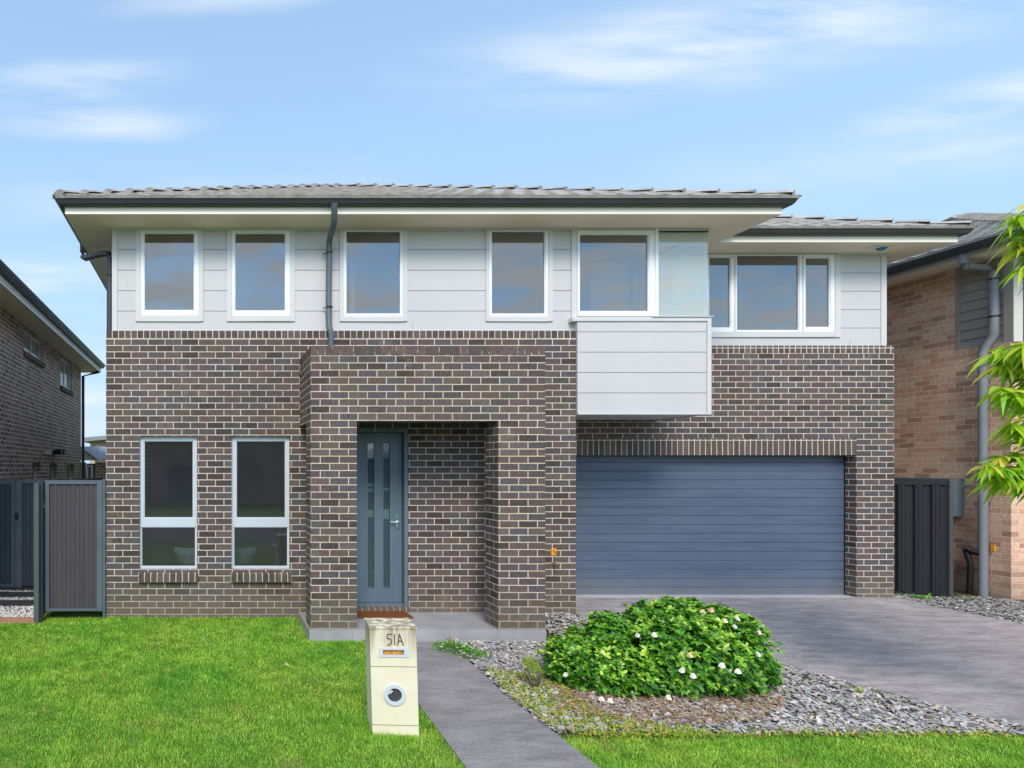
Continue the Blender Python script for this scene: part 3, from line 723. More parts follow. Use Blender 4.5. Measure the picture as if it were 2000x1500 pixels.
# downpipes
def pipe(pts, r, mat=M['pipe'], parent=None, name='downpipe', brk=(), w=None):
    mb = MB(); mb.tube(pts, r, 14); o = part(mb, name, mat, parent, smooth=True)
    for (x, y, z, dx) in brk:
        b = MB(); b.tube([(x, y, z - .012), (x, y, z + .012)], r + .006, 14); b.tube([(x, y + .01, z), (x + dx, y + .05, z)], .008, 6); part(b, 'bracket', M['black'], o, smooth=True)
    return o
yp = DC - .09; r = .041
px_ = lambda a, b, D: (X(a, D), D, Z(b, D))
pipe([px_(653, 396, 7.93), px_(653, 428, 8.00), px_(652, 438, 8.05), px_(645, 462, 8.35), px_(643, 474, yp - .02), px_(643, 500, yp), px_(642, 560, yp), px_(642, 625, yp), px_(643, 638, yp - .03), px_(646.5, 652, DM - .08), px_(646.5, 664, DM - .07), (X(646, 8.43), 8.43, Z(677, 8.3))], r,
     brk=[(X(643, yp), yp, Z(494, yp), -.075), (X(643, yp), yp, Z(600, yp), -.075)])
mb = MB()
pipe([(-1.93, 9.4, zs0 + .10), (-1.93, 9.4, zs0 - .02), (-1.92, 9.38, zs0 - .11), (-1.86, 9.30, zs0 - .16), (-1.50, 8.82, zs0 - .26), (-1.42, 8.73, zs0 - .30), (-1.405, 8.70, zs0 - .36), (-1.40, 8.70, 4.6), (-1.40, 8.70, zTopM - .02)], .045, M['gutter'],
     brk=[(-1.40, 8.70, Z(538, 8.7), .06)])
# tap, gas tag
pt_ = root('x', None, None) if False else None
cx, cz = X(1081, DM), Z(1078, DM)
mb = MB(); mb.box(cx - .036, cx + .036, DM - .012, DM - .001, cz - .052, cz + .052); tagp = part(mb, 'pipe_marker', M['orange'], bevel=.004, label='small orange plate with a hook')
mb = MB(); mb.tube([(cx - .005, DM - .012, cz + .02), (cx - .005, DM - .03, cz + .02), (cx + .015, DM - .032, cz + .005), (cx + .012, DM - .03, cz - .028)], .006, 6); part(mb, 'hook', M['timber'], tagp)
cz2 = Z(1102, DM)
mb = MB(); mb.tube([(cx, DM, cz2), (cx, DM - .07, cz2)], .012, 8); mb.tube([(cx, DM - .06, cz2), (cx + .005, DM - .10, cz2 - .012), (cx + .008, DM - .105, cz2 - .05)], .011, 8)
mb.tube([(cx, DM - .05, cz2), (cx, DM - .05, cz2 + .035)], .006, 6); mb.tube([(cx - .025, DM - .05, cz2 + .035), (cx + .025, DM - .05, cz2 + .035)], .007, 6); mb.tube([(cx, DM - .001, cz2), (cx, DM - .006, cz2)], .026, 12)
part(mb, 'tap', M['brass'], smooth=True)
# soffit alarm beacon
ax, ay = X(1722, 9.26), 9.26
mb = MB(); mb.tube([(ax, ay, zs0), (ax, ay, zs0 - .02)], .09, 16); al = part(mb, 'alarm_beacon', M['white_plas'], label='blue lensed beacon under the eave')
mb = MB(); mb.tube([(ax, ay, zs0 - .02), (ax, ay, zs0 - .04), (ax, ay, zs0 - .055)], .065, 14, r2=.035); part(mb, 'lens', M['blue_lens'], al, smooth=True)
mb = MB(); mb.box(ax - .22, ax - .08, ay - .06, ay + .04, zs0 - .02, zs0 - .001); part(mb, 'base_plate', M['white_plas'], al)

# interior: floors and partitions so rooms read dark behind the glass
mb = MB()
mb.box(xL + .22, xPR - .22, DM + .23, 13, 0.0, .04); mb.box(xL + .22, xGR - .22, DM + 1.3, 13, 2.70, 2.85); mb.box(xL + .22, xPR - .23, DM + .23, DM + 1.3, 2.70, 2.84); mb.box(xL + .22, xGR - .3, 13, 13.1, 0, 5.39)
mb.box(1.55, 1.62, DM + .23, 13, .04, 2.7); mb.box(2.05, 2.12, DC + .2, 13, 2.85, 5.4); mb.box(xPR - .4, xGR - .4, DGD + .6, DGD + .7, 0, 2.7)
part(mb, 'interior_wall', M['room'])
mb = MB(); mb.box(xL + .23, 1.54, DM + .24, 12.9, .041, .05); part(mb, 'room_floor', M['timber'])
mb = MB(); mb.box(X(1180, 9.3), X(1287, 9.3) + .02, 9.62, 9.70, 3.3, Z(513, 9.66)); mb.box(6.95, 7.02, 9.72, 12, 2.86, 5.40)
part(mb, 'partition_wall', M['white_in'])
mb = MB(); mb.box(xL + .25, xL + .34, DM + .25, DM + .35, .04, 1.35); part(mb, 'curtain', M['white_in'])

# chair inside (visible behind both lower panes)
for (c0, lab) in ((X(372, 9.35), 'pale shell chair behind the left front window'), (X(470, 9.35), 'pale shell chair behind the front window beside the porch')):
    ch = root('shell_chair', lab, 'chair', (c0, 9.35, .04), 0, 'chairs in the front room')
    mb = MB(); n = 10; zz = Z(1068, 9.35)
    ring = []
    for i in range(n + 1):
        a = math.pi * (i / n); ring.append((c0 - .26 * math.cos(a), 9.35 + .28 - .48 * math.sin(a) * .0, zz))
    # curved shell back
    for j in range(3):
        z0, z1 = zz - .12 * j, zz - .12 * (j + 1); r0, r1 = .27 - .03 * j * j, .27 - .03 * (j + 1) ** 2 * .7
        for i in range(n):
            a, b = math.pi * i / n, math.pi * (i + 1) / n
            P = lambda an, rr, z: (c0 - rr * math.cos(an), 9.35 - .9 * rr * math.sin(an) + .1, z)
            mb.face([P(a, r0, z0), P(b, r0, z0), P(b, r1, z1), P(a, r1, z1)])
    part(mb, 'seat', M['chair'], ch)
    for sx in (-1, 1):
        for sy in (-1, 1):
            mb = MB(); mb.tube([(c0 + sx * .13, 9.3 + sy * .1, zz - .30), (c0 + sx * .24, 9.3 + sy * .2, .045)], .013, 6); part(mb, 'leg', M['chair'], ch)
# doormat
mb = MB(); zz = zs
mp = [px_(690, 1209, 8.0), px_(808, 1207.5, 8.0)]
ymf, ymb = F * (H - zs) / (1208 - VY), F * (H - zs) / (1191.5 - VY)
mb.box(X(640, ymf), X(808, ymf), ymf, ymb, zs, zs + .018)
o = mb.build('doormat', M['coir'], bevel=.004); tag(o, 'brown coir doormat lying in front of the blue front door', 'doormat')

# ------------------------------------------------------------------ corrugated fence pieces
def corr(mb, a, b, z0, z1, pitch=.19, dep=.018, face=-1):
    a, b = Vector(a), Vector(b); d = b - a; Ln = d.length; d.normalize(); n = Vector((d.y, -d.x, 0)) * (1 if face == -1 else -1)
    xs = [0.]; off = [0.]
    x = 0
    while x < Ln:
        for fx, o in ((.30, 0), (.42, 1), (.55, 1), (.58, .8), (.61, 1), (.80, 1), (.92, 0), (1., 0)):
            if x + fx * pitch <= Ln: xs.append(x + fx * pitch); off.append(o * dep)
        x += pitch
    xs.append(Ln); off.append(0)
    for x0, x1, o0, o1 in zip(xs, xs[1:], off, off[1:]):
        p0, p1 = a + d * x0 + n * o0, a + d * x1 + n * o1
        mb.face([(p0.x, p0.y, z0), (p1.x, p1.y, z0), (p1.x, p1.y, z1), (p0.x, p0.y, z1)])
# left side gate beside the house
DGt = 8.45
g = root('side_gate', 'slate framed metal gate with grey ribbed sheet beside the brick house corner', 'gate', (X(148, DGt), DGt, 0))
x0, x1 = X(88, DGt), X(200, DGt); z0, z1 = Z(1194, DGt), Z(938, DGt); mb = MB(); fw = .055
for c in cells(x0, x1, z0, z1, [(x0 + fw, x1 - fw - .02, z0 + fw * .7, z1 - fw)]): mb.box(c[0], c[1], DGt, DGt + .045, c[2], c[3])
mb.build('frame', M['gate'], g, bevel=.003)
mb = MB(); corr(mb, (x0 + fw, DGt + .03, 0), (x1 - fw - .02, DGt + .03, 0), z0 + fw * .7, z1 - fw, pitch=.125, dep=.012); mb.build('panel', M['sheet'], g)
mb = MB(); mb.box(x1 + .005, xL - .004, DGt - .0, DGt + .06, -.1, z1 + .02); mb.build('post', M['gate'], g)
mb = MB(); mb.box(x0 - .03, x0 - .008, DGt + .0, DGt + .03, Z(993, DGt), Z(978, DGt)); mb.tube([(x0 - .02, DGt, Z(990, DGt)), (x0 - .02, DGt - .02, Z(990, DGt))], .012, 8); mb.build('latch', M['chrome'], g)
# boundary fence running back between the two properties
bf = root('boundary_fence', 'grey green ribbed metal fence running back beside the neighbouring brown brick house', 'fence', (-2.35, 9, 0))
xb = X(66, 8.25); zt = Z(944, 8.25)
mb = MB(); mb.box(xb, xb + .065, 8.25, 8.31, -.1, zt); mb.build('post', M['post_green'], bf, bevel=.003)
mb = MB(); corr(mb, (xb + .05, 8.31, 0), (xb + .05, 18, 0), 0, zt - .02, pitch=.25, dep=.03, face=-1); mb.build('panel', M['sheet_b'], bf)
mb = MB(); mb.box(xb + .02, xb + .06, 8.31, 18, zt - .03, zt + .01); mb.build('rail', M['post_green'], bf)
mb = MB(); mb.box(X(77, 8.42), X(84, 8.42), 8.4, 8.44, -.02, Z(944, 8.42)); mb.build('post', M['post_green'], bf)
# neighbour's cross fence with gate
cf = root('neighbour_gate', 'dark blue ribbed metal gate with black latch beyond the white pebbles', 'gate', (-3.2, 10.4, 0)); DF = 10.4
zt = Z(938, DF); mb = MB(); mb.box(-5.2, X(22, DF), DF, DF + .04, zt - .06, zt); mb.box(X(22, DF), X(29, DF), DF - .02, DF + .05, 0, zt + .02); mb.box(X(29, DF), X(43, DF), DF + .0, DF + .05, 0, zt); mb.box(X(43, DF), xb + .0, DF, DF + .04, zt - .05, zt)
mb.box(-5.2, X(22, DF), DF, DF + .04, .02, .06)
mb.build('frame', M['gate'], cf)
mb = MB(); corr(mb, (-5.2, DF + .03, 0), (X(22, DF), DF + .03, 0), .03, zt - .05, pitch=.16, dep=.02); corr(mb, (X(43, DF), DF + .03, 0), (xb + .04, DF + .03, 0), .03, zt - .04, pitch=.16, dep=.02); mb.build('panel', M['sheet_b'], cf)
mb = MB(); mb.box(X(30, DF), X(35.5, DF), DF - .03, DF, Z(1015, DF), Z(1002, DF)); mb.build('latch', M['black'], cf, bevel=.005)
# pebbles, edging, pavers
peb = [(-4.6, 8.34), (xb, 8.34), (xb, 10.4), (-4.6, 10.4)]
tag(poly_mesh('pebble_ground', [(-4.6, 8.34, -.005), (xb, 8.34, -.005), (xb, 10.4, -.005), (-4.6, 10.4, -.005)], M['soil']), kind='structure')
x, y = scatter(peb, 9000); k = ~((x > -9) & (((y > 9.0) & (y < 9.35)) | ((y > 9.62) & (y < 10.0)) | ((y > 10.18) & (y < 10.36))) & (rng.uniform(0, 1, len(x)) > .06))
x, y = x[k], y[k]
tag(chips('pebbles', np.stack([x, y, np.full(len(x), .004)], 1), rng.uniform(.008, .018, len(x)), M['pebble'], .6, elong=1.2), 'small white pebbles around dark pavers by the neighbouring gate', 'pebbles', kind='stuff')
mb = MB(); mb.box(-4.6, xb - .005, 8.28, 8.325, -.12, .012); tag(mb.build('garden_edging', M['timber'], bevel=.005), 'reddish timber edging board holding back white pebbles', 'edging')
for yy, lab in ((9.0, 'dark stepping paver nearest the lawn among white pebbles'), (9.62, 'middle dark stepping paver among white pebbles'), (10.18, 'dark stepping paver closest to the neighbouring gate')):
    mb = MB(); mb.box(-4.2, -2.5, yy, yy + .36 if yy < 10 else yy + .18, -.02, .022); tag(mb.build('paver', M['paver'], bevel=.008), lab, 'paver', 'dark pavers among the pebbles')

# ------------------------------------------------------------------ left neighbour
ln = root('neighbour_house', 'brown brick two storey house with pale eaves receding behind the metal fence', 'house', (-6, 14, 0))
wx = -4.0; yE = 19.2; ztop = 5.18
mb = MB(); mb.uo = (0, 0)
def side_wall(mb, x, y0, y1, z0, z1, ops, th=-.24):
    for a, b, c, d in cells(y0, y1, z0, z1, ops): mb.box(x + th, x, a, b, c, d)
w1 = (13.2, 14.55, H + .57, H + 1.12); w2 = (16.6, 17.85, H + .30, H + 1.10)
lows = [(11.45, 11.9, 1.0, 2.17), (13.9, 14.6, 1.0, 2.17), (15.4, 16.2, 1.0, 2.17), (17.3, 18.3, 1.0, 2.17)]
w1 = (13.25, 14.75, H + 2.56, H + 3.05); w2 = (16.55, 17.9, H + 2.26, H + 3.06)
side_wall(mb, wx, 6, yE, -.1, ztop, [w1, w2] + lows); mb.box(-9, wx - .24, yE - .2, yE, -.1, ztop)
mb.build('wall', M['brick_left'], ln)
def side_window(parent, x, w, mat, inset=.05, split=True):
    y0, y1, z0, z1 = w; t_ = .07; mb = MB(); ym = (y0 + y1) / 2
    ops = [(y0 + t_, ym - .02, z0 + t_, z1 - t_), (ym + .02, y1 - t_, z0 + t_, z1 - t_)] if split else [(y0 + t_, y1 - t_, z0 + t_, z1 - t_)]
    for a, b, c, d in cells(y0, y1, z0, z1, ops): mb.box(x - inset - .04, x - inset, a, b, c, d)
    o = mb.build('window', mat, parent)
    for p in ops:
        q = MB(); q.box(x - inset - .03, x - inset - .024, p[0], p[1], p[2], p[3]); q.build('pane', M['glass_clear'], o)
    q = MB(); q.box(x - inset - .075, x - inset - .06, y0 - .1, y1 + .1, z0 - .1, z1 + .1); q.build('curtain', M['white_in'] if split else M['dark_in'], o)
    return o
for w in (w1, w2): side_window(ln, wx, w, M['white_al'])
for w in lows: side_window(ln, wx, w, M['white_al'], .12, False)
for w in (w1, w2):
    q = MB(); q.box(wx, wx + .05, w[0] - .05, w[1] + .05, w[2] - .12, w[2] - .01); q.build('brick_sill', M['rowlock'], ln)
ly = [(wx + .55, 5), (wx + .55, yE + .45), (-9.5, yE + .45)]
mb = MB(); mb.box(-9, wx + .55, 5, yE + .45, ztop, ztop + .01); mb.build('soffit', M['soffit'], ln)
mb = MB(); sweep(mb, ly, [(0, ztop - .05), (0, ztop + .14), (-.02, ztop + .14), (-.02, ztop - .05)], 1); mb.build('fascia', M['fascia'], ln)
mb = MB(); g0 = ztop + .09; sweep(mb, ly, [(.002, g0), (.07, g0), (.11, g0 + .07), (.13, g0 + .12), (.105, g0 + .12), (.06, g0 + .03), (.002, g0 + .03)], 1); mb.build('gutter', M['gutter'], ln)
mb = MB(); mb.face([(wx + .65, 5, g0 + .1), (wx + .65, yE + .5, g0 + .1), (wx - 3, yE - 3, g0 + 1.2), (wx - 3, 5, g0 + 1.2)]); mb.build('roof', M['tile'], ln)
mb = MB(); mb.tube([(wx + .5, yE + .3, ztop + .05), (wx + .5, yE + .3, ztop - .05), (wx + .05, yE + .08, ztop - .22), (wx + .05, yE + .06, 0)], .05, 10); mb.build('downpipe', M['gutter'], ln, smooth=True)
# flood light on that wall
yl = 1190 * 4 / (406 - 100); zl = Z(884, yl)
mb = MB(); mb.box(wx, wx + .05, yl - .55, yl - .42, zl - .06, zl + .06); fl = mb.build('wall_light', M['petal_cream'], ln)
mb = MB(); mb.box(wx, wx + .05, yl - .3, yl - .17, zl - .06, zl + .06); mb.build('wall_light', M['petal_cream'], ln)
mb = MB(); mb.box(wx, wx + .04, yl + .15, yl + .3, zl - .08, zl + .06)
for s in (0, .35): mb.tube([(wx + .04, yl + .2, zl), (wx + .12, yl + .05 + s, zl + .03), (wx + .26, yl + .05 + s, zl + .02)], .05, 10, r2=.085)
mb.build('flood_light', M['black'], ln, smooth=True)
# rear wing: low white awning roof seen through the gap
rw = root('rear_wing', 'low single storey wing with a white fascia seen in the gap behind the metal fence', 'house', (-4.2, 21, 0))
D2 = 20.5
mb = MB(); mb.uo = (0, 0)
mb.face([px_(150, 868, 19.4), px_(163, 872, 19.4), px_(186, 897, 20.5), px_(150, 897, 20.5)]) if False else None
mb.box(X(158, D2), X(166, D2), D2, D2 + .2, 0, Z(903, D2)); mb.box(X(186, D2), X(250, D2), D2, D2 + .2, 0, Z(903, D2)); mb.build('wall', M['brick_left'], rw)
mb = MB(); mb.box(X(166, D2), X(186, D2), D2 + .25, D2 + .3, 0, Z(905, D2)); mb.build('wall', M['dark_in'], rw)
mb = MB(); x0, x1 = X(168, D2), X(181, D2)
for c in cells(x0, x1, .1, Z(908, D2), [(x0 + .06, x1 - .06, .2, Z(912, D2))]): mb.box(c[0], c[1], D2 + .05, D2 + .1, c[2], c[3])
wq = mb.build('window', M['white_al'], rw); mb = MB(); mb.box(x0 + .06, x1 - .06, D2 + .07, D2 + .08, .2, Z(912, D2)); mb.build('pane', M['glass'], wq)
mb = MB()
a0, a1, a2 = px_(157, 877, 20.1), px_(188, 899, 20.1), px_(157, 899, 20.1)
b0, b1, b2 = [(p[0], p[1] + .3, p[2]) for p in (a0, a1, a2)]
mb.face([a2, a1, a0]); mb.face([a0, a1, b1, b0]); mb.face([a2, b2, b1, a1]); mb.build('gable', M['pale_clad'], rw)
mb = MB(); mb.box(X(186, 20.1), X(260, 20.1), 20.0, 20.1, Z(903, 20.1), Z(895, 20.1)); mb.build('fascia', M['fascia'], rw)
mb = MB(); q0, q1 = px_(157, 872, 20.0), px_(190, 896, 20.0); q2, q3 = px_(250, 896, 20.0), px_(215, 868, 24)
mb.face([q0, q1, q2, (q2[0], 24, q0[2] + .05), (q0[0], 24, q0[2] + .15)]); mb.face([(q0[0], 19.98, q0[2]), (q1[0], 19.98, q1[2]), (q1[0], 19.98, q1[2] - .07), (q0[0], 19.98, q0[2] - .07)]); mb.build('roof', M['far_roof'], rw)
# distant house
dh = root('distant_house', 'distant brown house with a flat grey roof glimpsed between the two brick houses', 'house', (-6, 34, 0)); D3 = 34.
mb = MB(); mb.uo = (0, 0); mb.box(X(176, D3), X(205, D3) + 6, D3, D3 + 6, 0, Z(857, D3)); mb.build('wall', M['brick_left'], dh)
mb = MB(); mb.box(X(199, D3), X(207, D3) + 1, D3 - .15, D3 - .01, .5, Z(858, D3)); mb.build('wall', M['grey_clad'], dh)
mb = MB(); a = px_(159, 855, D3 - .6); b = px_(300, 842, D3 - .6); mb.face([a, b, (b[0], D3 + 7, b[2] + .3), (a[0], D3 + 7, a[2] + .3)]); mb.face([(a[0], a[1], a[2] - .22), (b[0], b[1], b[2] - .22), b, a]); mb.face([(a[0], a[1], a[2] - .22), (a[0], D3 + 7, a[2] - .22), (b[0], D3 + 7, b[2] - .22), (b[0], b[1], b[2] - .22)][::-1]); mb.build('roof', M['far_roof'], dh)

# ------------------------------------------------------------------ right neighbour
rn = root('orange_house', 'orange brick two storey house with taupe side cladding and a pale tiled roof', 'house', (14, 12, 0))
wx = 12.45; yc = wx * F / (1975 - VX); zt = H + 3.335
yB = 20.
yclad = (wx) * F / (1865 - VX); zcb = Z(685, yclad)
mb = MB(); mb.uo = (0, zcb + .1); mb.uy = yc
ops = [(yc - 1, yclad, zcb, zt + 1)]
for a, b, c, d in cells(yc, yB, -.1, zt, ops): mb.box(wx, wx + .24, a, b, c, d)
mb.build('wall', M['brick_orange'], rn)
mb = MB(); mb.uo = (wx, zcb + .1); mb.uy = yc
mb.box(wx + .241, 18, yc, yc + .2, -.1, zcb); mb.box(wx + .0, wx + .241, yc - .0015, yc, -.1, zcb); mb.build('front_wall', M['brick_orange'], rn)
mb = MB(); mb.uo = (0, -5); mb.box(wx - .006, wx - .001, yc, yclad, zcb - .115, zcb); mb.build('brick_coping', M['rowlock_orange'], rn)
# side cladding
mb = MB(); p_ = .155; z = zcb
while z < zt:
    mb.face([(wx + .01, yclad, z), (wx + .01, yc, z), (wx + .03, yc, min(z + p_, zt)), (wx + .03, yclad, min(z + p_, zt))][::-1]); mb.face([(wx + .03, yclad, z), (wx + .03, yc, z), (wx + .01, yc, z), (wx + .01, yclad, z)][::-1]); z += p_
mb.box(wx + .031, wx + .2, yc, yclad, zcb, zt); mb.build('side_cladding', M['grey_clad'], rn)
mb = MB(); mb.box(wx - .0, wx + .07, yclad - .06, yclad, zcb, zt); mb.box(wx, wx + .06, yc - .02, yc + .09, zcb, zt); mb.build('corner_trim', M['grey_clad'], rn)
mb = MB(); z = zcb; p_ = .19
mb.box(wx + .061, 18, yc + .02, yc + .2, zcb, zt)
while z < zt:
    mb.box(wx + .14, 18, yc - .0, yc + .018, z + .004, min(z + p_ - .006, zt)); z += p_
mb.box(wx + .0, wx + .14, yc - .032, yc - .021, zcb, zt); mb.build('front_cladding', M['pale_clad'], rn)
# eaves
xe = 11.95; yf = 8.72
ly = [(xe, 21.5), (xe, yf), (20, yf)]
mb = MB(); mb.box(xe + .02, 20, yf + .02, 21, zt, zt + .01); mb.build('soffit', M['soffit'], rn)
mb = MB(); sweep(mb, ly, [(0, zt - .005), (0, zt + .12), (-.02, zt + .12), (-.02, zt - .005)], 1); mb.build('fascia', M['grey_clad'], rn)
mb = MB(); g0 = zt + .07; sweep(mb, ly, [(.002, g0), (.07, g0), (.11, g0 + .07), (.13, g0 + .125), (.105, g0 + .125), (.06, g0 + .03), (.002, g0 + .03)], 1); mb.build('gutter', M['gutter'], rn)
rb = MB(); ze2 = g0 + .10; A2 = 5.0
y0r = yf - .1; pk = (xe - .1 + A2, y0r + A2, ze2 + .42 * A2)
tile_face(rb, (xe - .1, 23.6, ze2), (0, -1, 0), (1, 0, 0), .42, lambda a: a, lambda a: (23.6 - y0r) - a, A2, du=.05)
tile_face(rb, (xe - .1, y0r, ze2), (1, 0, 0), (0, 1, 0), .42, lambda a: a, lambda a: 9, A2, du=.1)
rr = rb.build('roof', M['tile'], rn)
mb = MB(); caps(mb, (xe - .1, y0r, ze2), pk); mb.build('ridge_capping', M['tile'], rr)
mb = MB(); caps(mb, (pk[0], pk[1], pk[2]), (pk[0] + .01, 18.6, pk[2])); mb.build('ridge_capping', M['tile'], rr)
# big downpipe
dp = wx - .09; y1 = (wx - .06) * F / (1941 - VX); y2 = (dp) * F / (1920 - VX); rr_ = .055
yt = (xe + .0) * F / (1880 - VX)
mb = MB(); mb.tube([(xe + .02, yt, zt + .1), (xe + .02, yt, zt - .08), (xe + .05, yt, zt - .13), (wx - .12, y1 + .04, zt - .16), (wx - .06, y1, zt - .22), (wx - .06, y1, zt - 1.0), (wx - .06, y1, Z(655, y1)), (wx - .07, y2 - .02, Z(675, y2)), (dp, y2, Z(690, y2)), (dp, y2, -.05)], rr_, 14)
o = mb.build('downpipe', M['pipe_grey'], rn, smooth=True)
for zz in (Z(545, y1), Z(618, y1)):
    mb = MB(); mb.tube([(wx - .06, y1, zz - .012), (wx - .06, y1, zz + .012)], rr_ + .008, 14); mb.build('bracket', M['black'], o)
for zz in (Z(735, y2), Z(905, y2)):
    mb = MB(); mb.tube([(dp, y2, zz - .015), (dp, y2, zz + .015)], rr_ + .008, 14); mb.build('bracket', M['pipe_grey'], o)
mb = MB(); zq = Z(1080, y2); mb.tube([(dp, y2, zq - .02), (dp - .05, y2 + .12, zq + .02), (dp - .06, y2 + .16, zq + .05)], .05, 10); mb.tube([(dp - .07, y2 + .17, zq + .04), (dp - .05, y2 + .12, .5), (dp - .02, y2 + .16, 0)], .035, 10); mb.build('drain_branch', M['black'], rn, smooth=True)
# gas tap tag on that wall
yt_ = wx * F / (1940 - VX); zz = Z(1070, yt_)
mb = MB(); mb.box(wx - .02, wx - .002, yt_ - .03, yt_ + .02, zz - .05, zz + .05); o = mb.build('pipe_marker', M['orange'], rn)
mb = MB(); mb.tube([(wx, yt_ + .03, zz - .09), (wx - .09, yt_ + .03, zz - .09), (wx - .10, yt_ + .02, zz - .13)], .013, 8); mb.build('tap', M['brass'], rn)
# meter box
mx0 = X(1858, 10.0); ym0 = 10.02
mb = MB(); mb.box(mx0, wx - .001, ym0, ym0 + .85, Z(1010, 10.), Z(935, 10.)); o = mb.build('meter_box', M['pipe'], rn, bevel=.01)
mb = MB(); mb.box(mx0 - .012, mx0 - .001, ym0 + .04, ym0 + .81, Z(1004, 10.), Z(940, 10.)); mb.build('door', M['pipe'], o)
# black side gate on the right
bg = root('black_gate', 'black ribbed metal gate between the garage wall and the orange brick house', 'gate', (11.2, 9.8, 0))
p0, p1 = Vector((xGR + .02, 10.05, 0)), Vector((X(1847, 9.65), 9.65, 0)); zt_ = Z(941, 9.65)
mb = MB(); corr(mb, p0, p1, .03, zt_ - .03, pitch=.20, dep=.03); mb.build('panel', M['sheet_k'], bg)
mb = MB()
d = (p1 - p0).normalized(); n = Vector((d.y, -d.x, 0))
for za, zb_ in ((.02, .06), (zt_ - .05, zt_)):
    q = [p0 - n * .02, p1 - n * .02, p1 + n * .03, p0 + n * .03]
    for i in range(4):
        j = (i + 1) % 4; mb.face([(q[i].x, q[i].y, za), (q[j].x, q[j].y, za), (q[j].x, q[j].y, zb_), (q[i].x, q[i].y, zb_)])
    mb.face([(c.x, c.y, zb_) for c in q])
mb.build('frame', M['sheet_k'], bg)
mb = MB(); mb.box(p1.x + .0, p1.x + .065, 9.60, 9.67, -.05, zt_ + .01); mb.build('post', M['gutter'], bg, bevel=.003)
mb = MB(); mb.box(p1.x + .07, p1.x + .10, 9.7, 9.74, .2, 1.0); mb.build('latch_post', M['black'], bg)

# ------------------------------------------------------------------ letterbox
zg_ = float(G(5.0)) - .005
lb_ = root('letterbox', 'cream rendered letterbox pillar marked 51A standing on the lawn edge', 'letterbox', (X(773, 5.0), 5.0, zg_), R(-7), ry=R(-1.6))
def place(o): o.parent = lb_
hw, hh, dd = .185, .895, .30
def lbox(mb, x0, x1, y0, y1, z0, z1): mb.box(x0, x1, y0, y1, z0, z1)
import bmesh
slot = (-.135 + .01, .125 + .0, .655, .735); mb = MB()
so = (-.085, .085, .672, .712)
for c in cells(-hw, hw, 0, hh, [so, (-.062, .062, .292, .408)]):
    pass
# body shell as one mesh with an opening for the slot; the round paper holder is a metal ring round a flat dark disc
for c in cells(-hw, hw, .0, hh, [so]): mb.box(c[0], c[1], 0, .03, c[2], c[3], skip='lrtd')
mb.face([(-hw, 0, hh), (hw, 0, hh), (hw, dd, hh), (-hw, dd, hh)]); mb.face([(-hw, dd, 0), (-hw, 0, 0), (-hw, 0, hh), (-hw, dd, hh)]); mb.face([(hw, 0, 0), (hw, dd, 0), (hw, dd, hh), (hw, 0, hh)]); mb.face([(hw, dd, 0), (-hw, dd, 0), (-hw, dd, hh), (hw, dd, hh)])
body = mb.build('body', M['cream'], merge=True); place(body)
mb = MB(); mb.box(-hw - .006, hw + .006, -.008, .004, .882, hh + .006); mb.box(-hw - .006, hw + .006, .004, dd + .004, hh - .004, hh + .006); o = mb.build('cap', M['cream'], bevel=.004); place(o)
for z in (.572, .092):
    mb = MB(); mb.box(-hw - .001, hw + .001, -.0012, .002, z, z + .0035); o = mb.build('groove', M['paver'], merge=True); place(o)
for gx in (-hw + .0, ): 
    pass
mb = MB()
for c in cells(-.115, .125, .652, .728, [so]): mb.box(c[0], c[1], -.007, .0, c[2], c[3])
o = mb.build('slot_plate', M['silver_al']); place(o)
mb = MB(); mb.box(so[0] - .01, so[1] + .01, .012, .02, so[2] - .01, so[3] + .01); o = mb.build('slot_paper', M['rust']); place(o)
# ring, and a flat dark disc painted as the shaded hole
def ring(mb, cx, cz, r0, r1, y0, y1, seg=36):
    for k in range(seg):
        a, b = 2 * math.pi * k / seg, 2 * math.pi * (k + 1) / seg
        P = lambda an, r, y: (cx + r * math.cos(an), y, cz + r * math.sin(an))
        mb.face([P(a, r1, y0), P(b, r1, y0), P(b, r0, y0), P(a, r0, y0)][::-1]); mb.face([P(a, r1, y0), P(b, r1, y0), P(b, r1, y1), P(a, r1, y1)]); mb.face([P(a, r0, y0), P(b, r0, y0), P(b, r0, y1), P(a, r0, y1)][::-1])
mb = MB(); ring(mb, 0, .345, .056, .086, -.016, .0); o = mb.build('paper_ring', M['silver_al'], merge=True, smooth=True); place(o)
mb = MB(); seg = 30
mb.face([(.057 * math.cos(2 * math.pi * k / seg), -.002, .345 + .057 * math.sin(2 * math.pi * k / seg)) for k in range(seg)][::-1]); o = mb.build('dark_hole_disc', M['paver']); place(o)
mb = MB(); mb.face([(-.056, -.004, .345), (-.05, -.004, .372), (-.03, -.004, .392), (-.012, -.004, .372), (-.03, -.004, .355)][::-1]); o = mb.build('paper_roll', M['pale_clad']); place(o)
# 51A in thin scratched strokes
mb = MB(); S = lambda *pts: mb.tube([(x, -.003, z) for x, z in pts], .0042, 6)
zt, zb = .842, .752
S((-.005, zt), (-.045, zt - .002)); S((-.045, zt - .002), (-.047, .806)); S((-.047, .806), (-.022, .803), (-.012, .79), (-.014, .77), (-.028, zb + .002), (-.047, zb))
S((.012, zt), (.013, zb)); S((.052, zt), (.036, zb - .002)); S((.052, zt), (.082, zb - .004)); S((.042, .785), (.070, .783))
o = mb.build('number', M['sheet'], merge=True); o['label'] = 'dark scratched number 51A'; place(o)

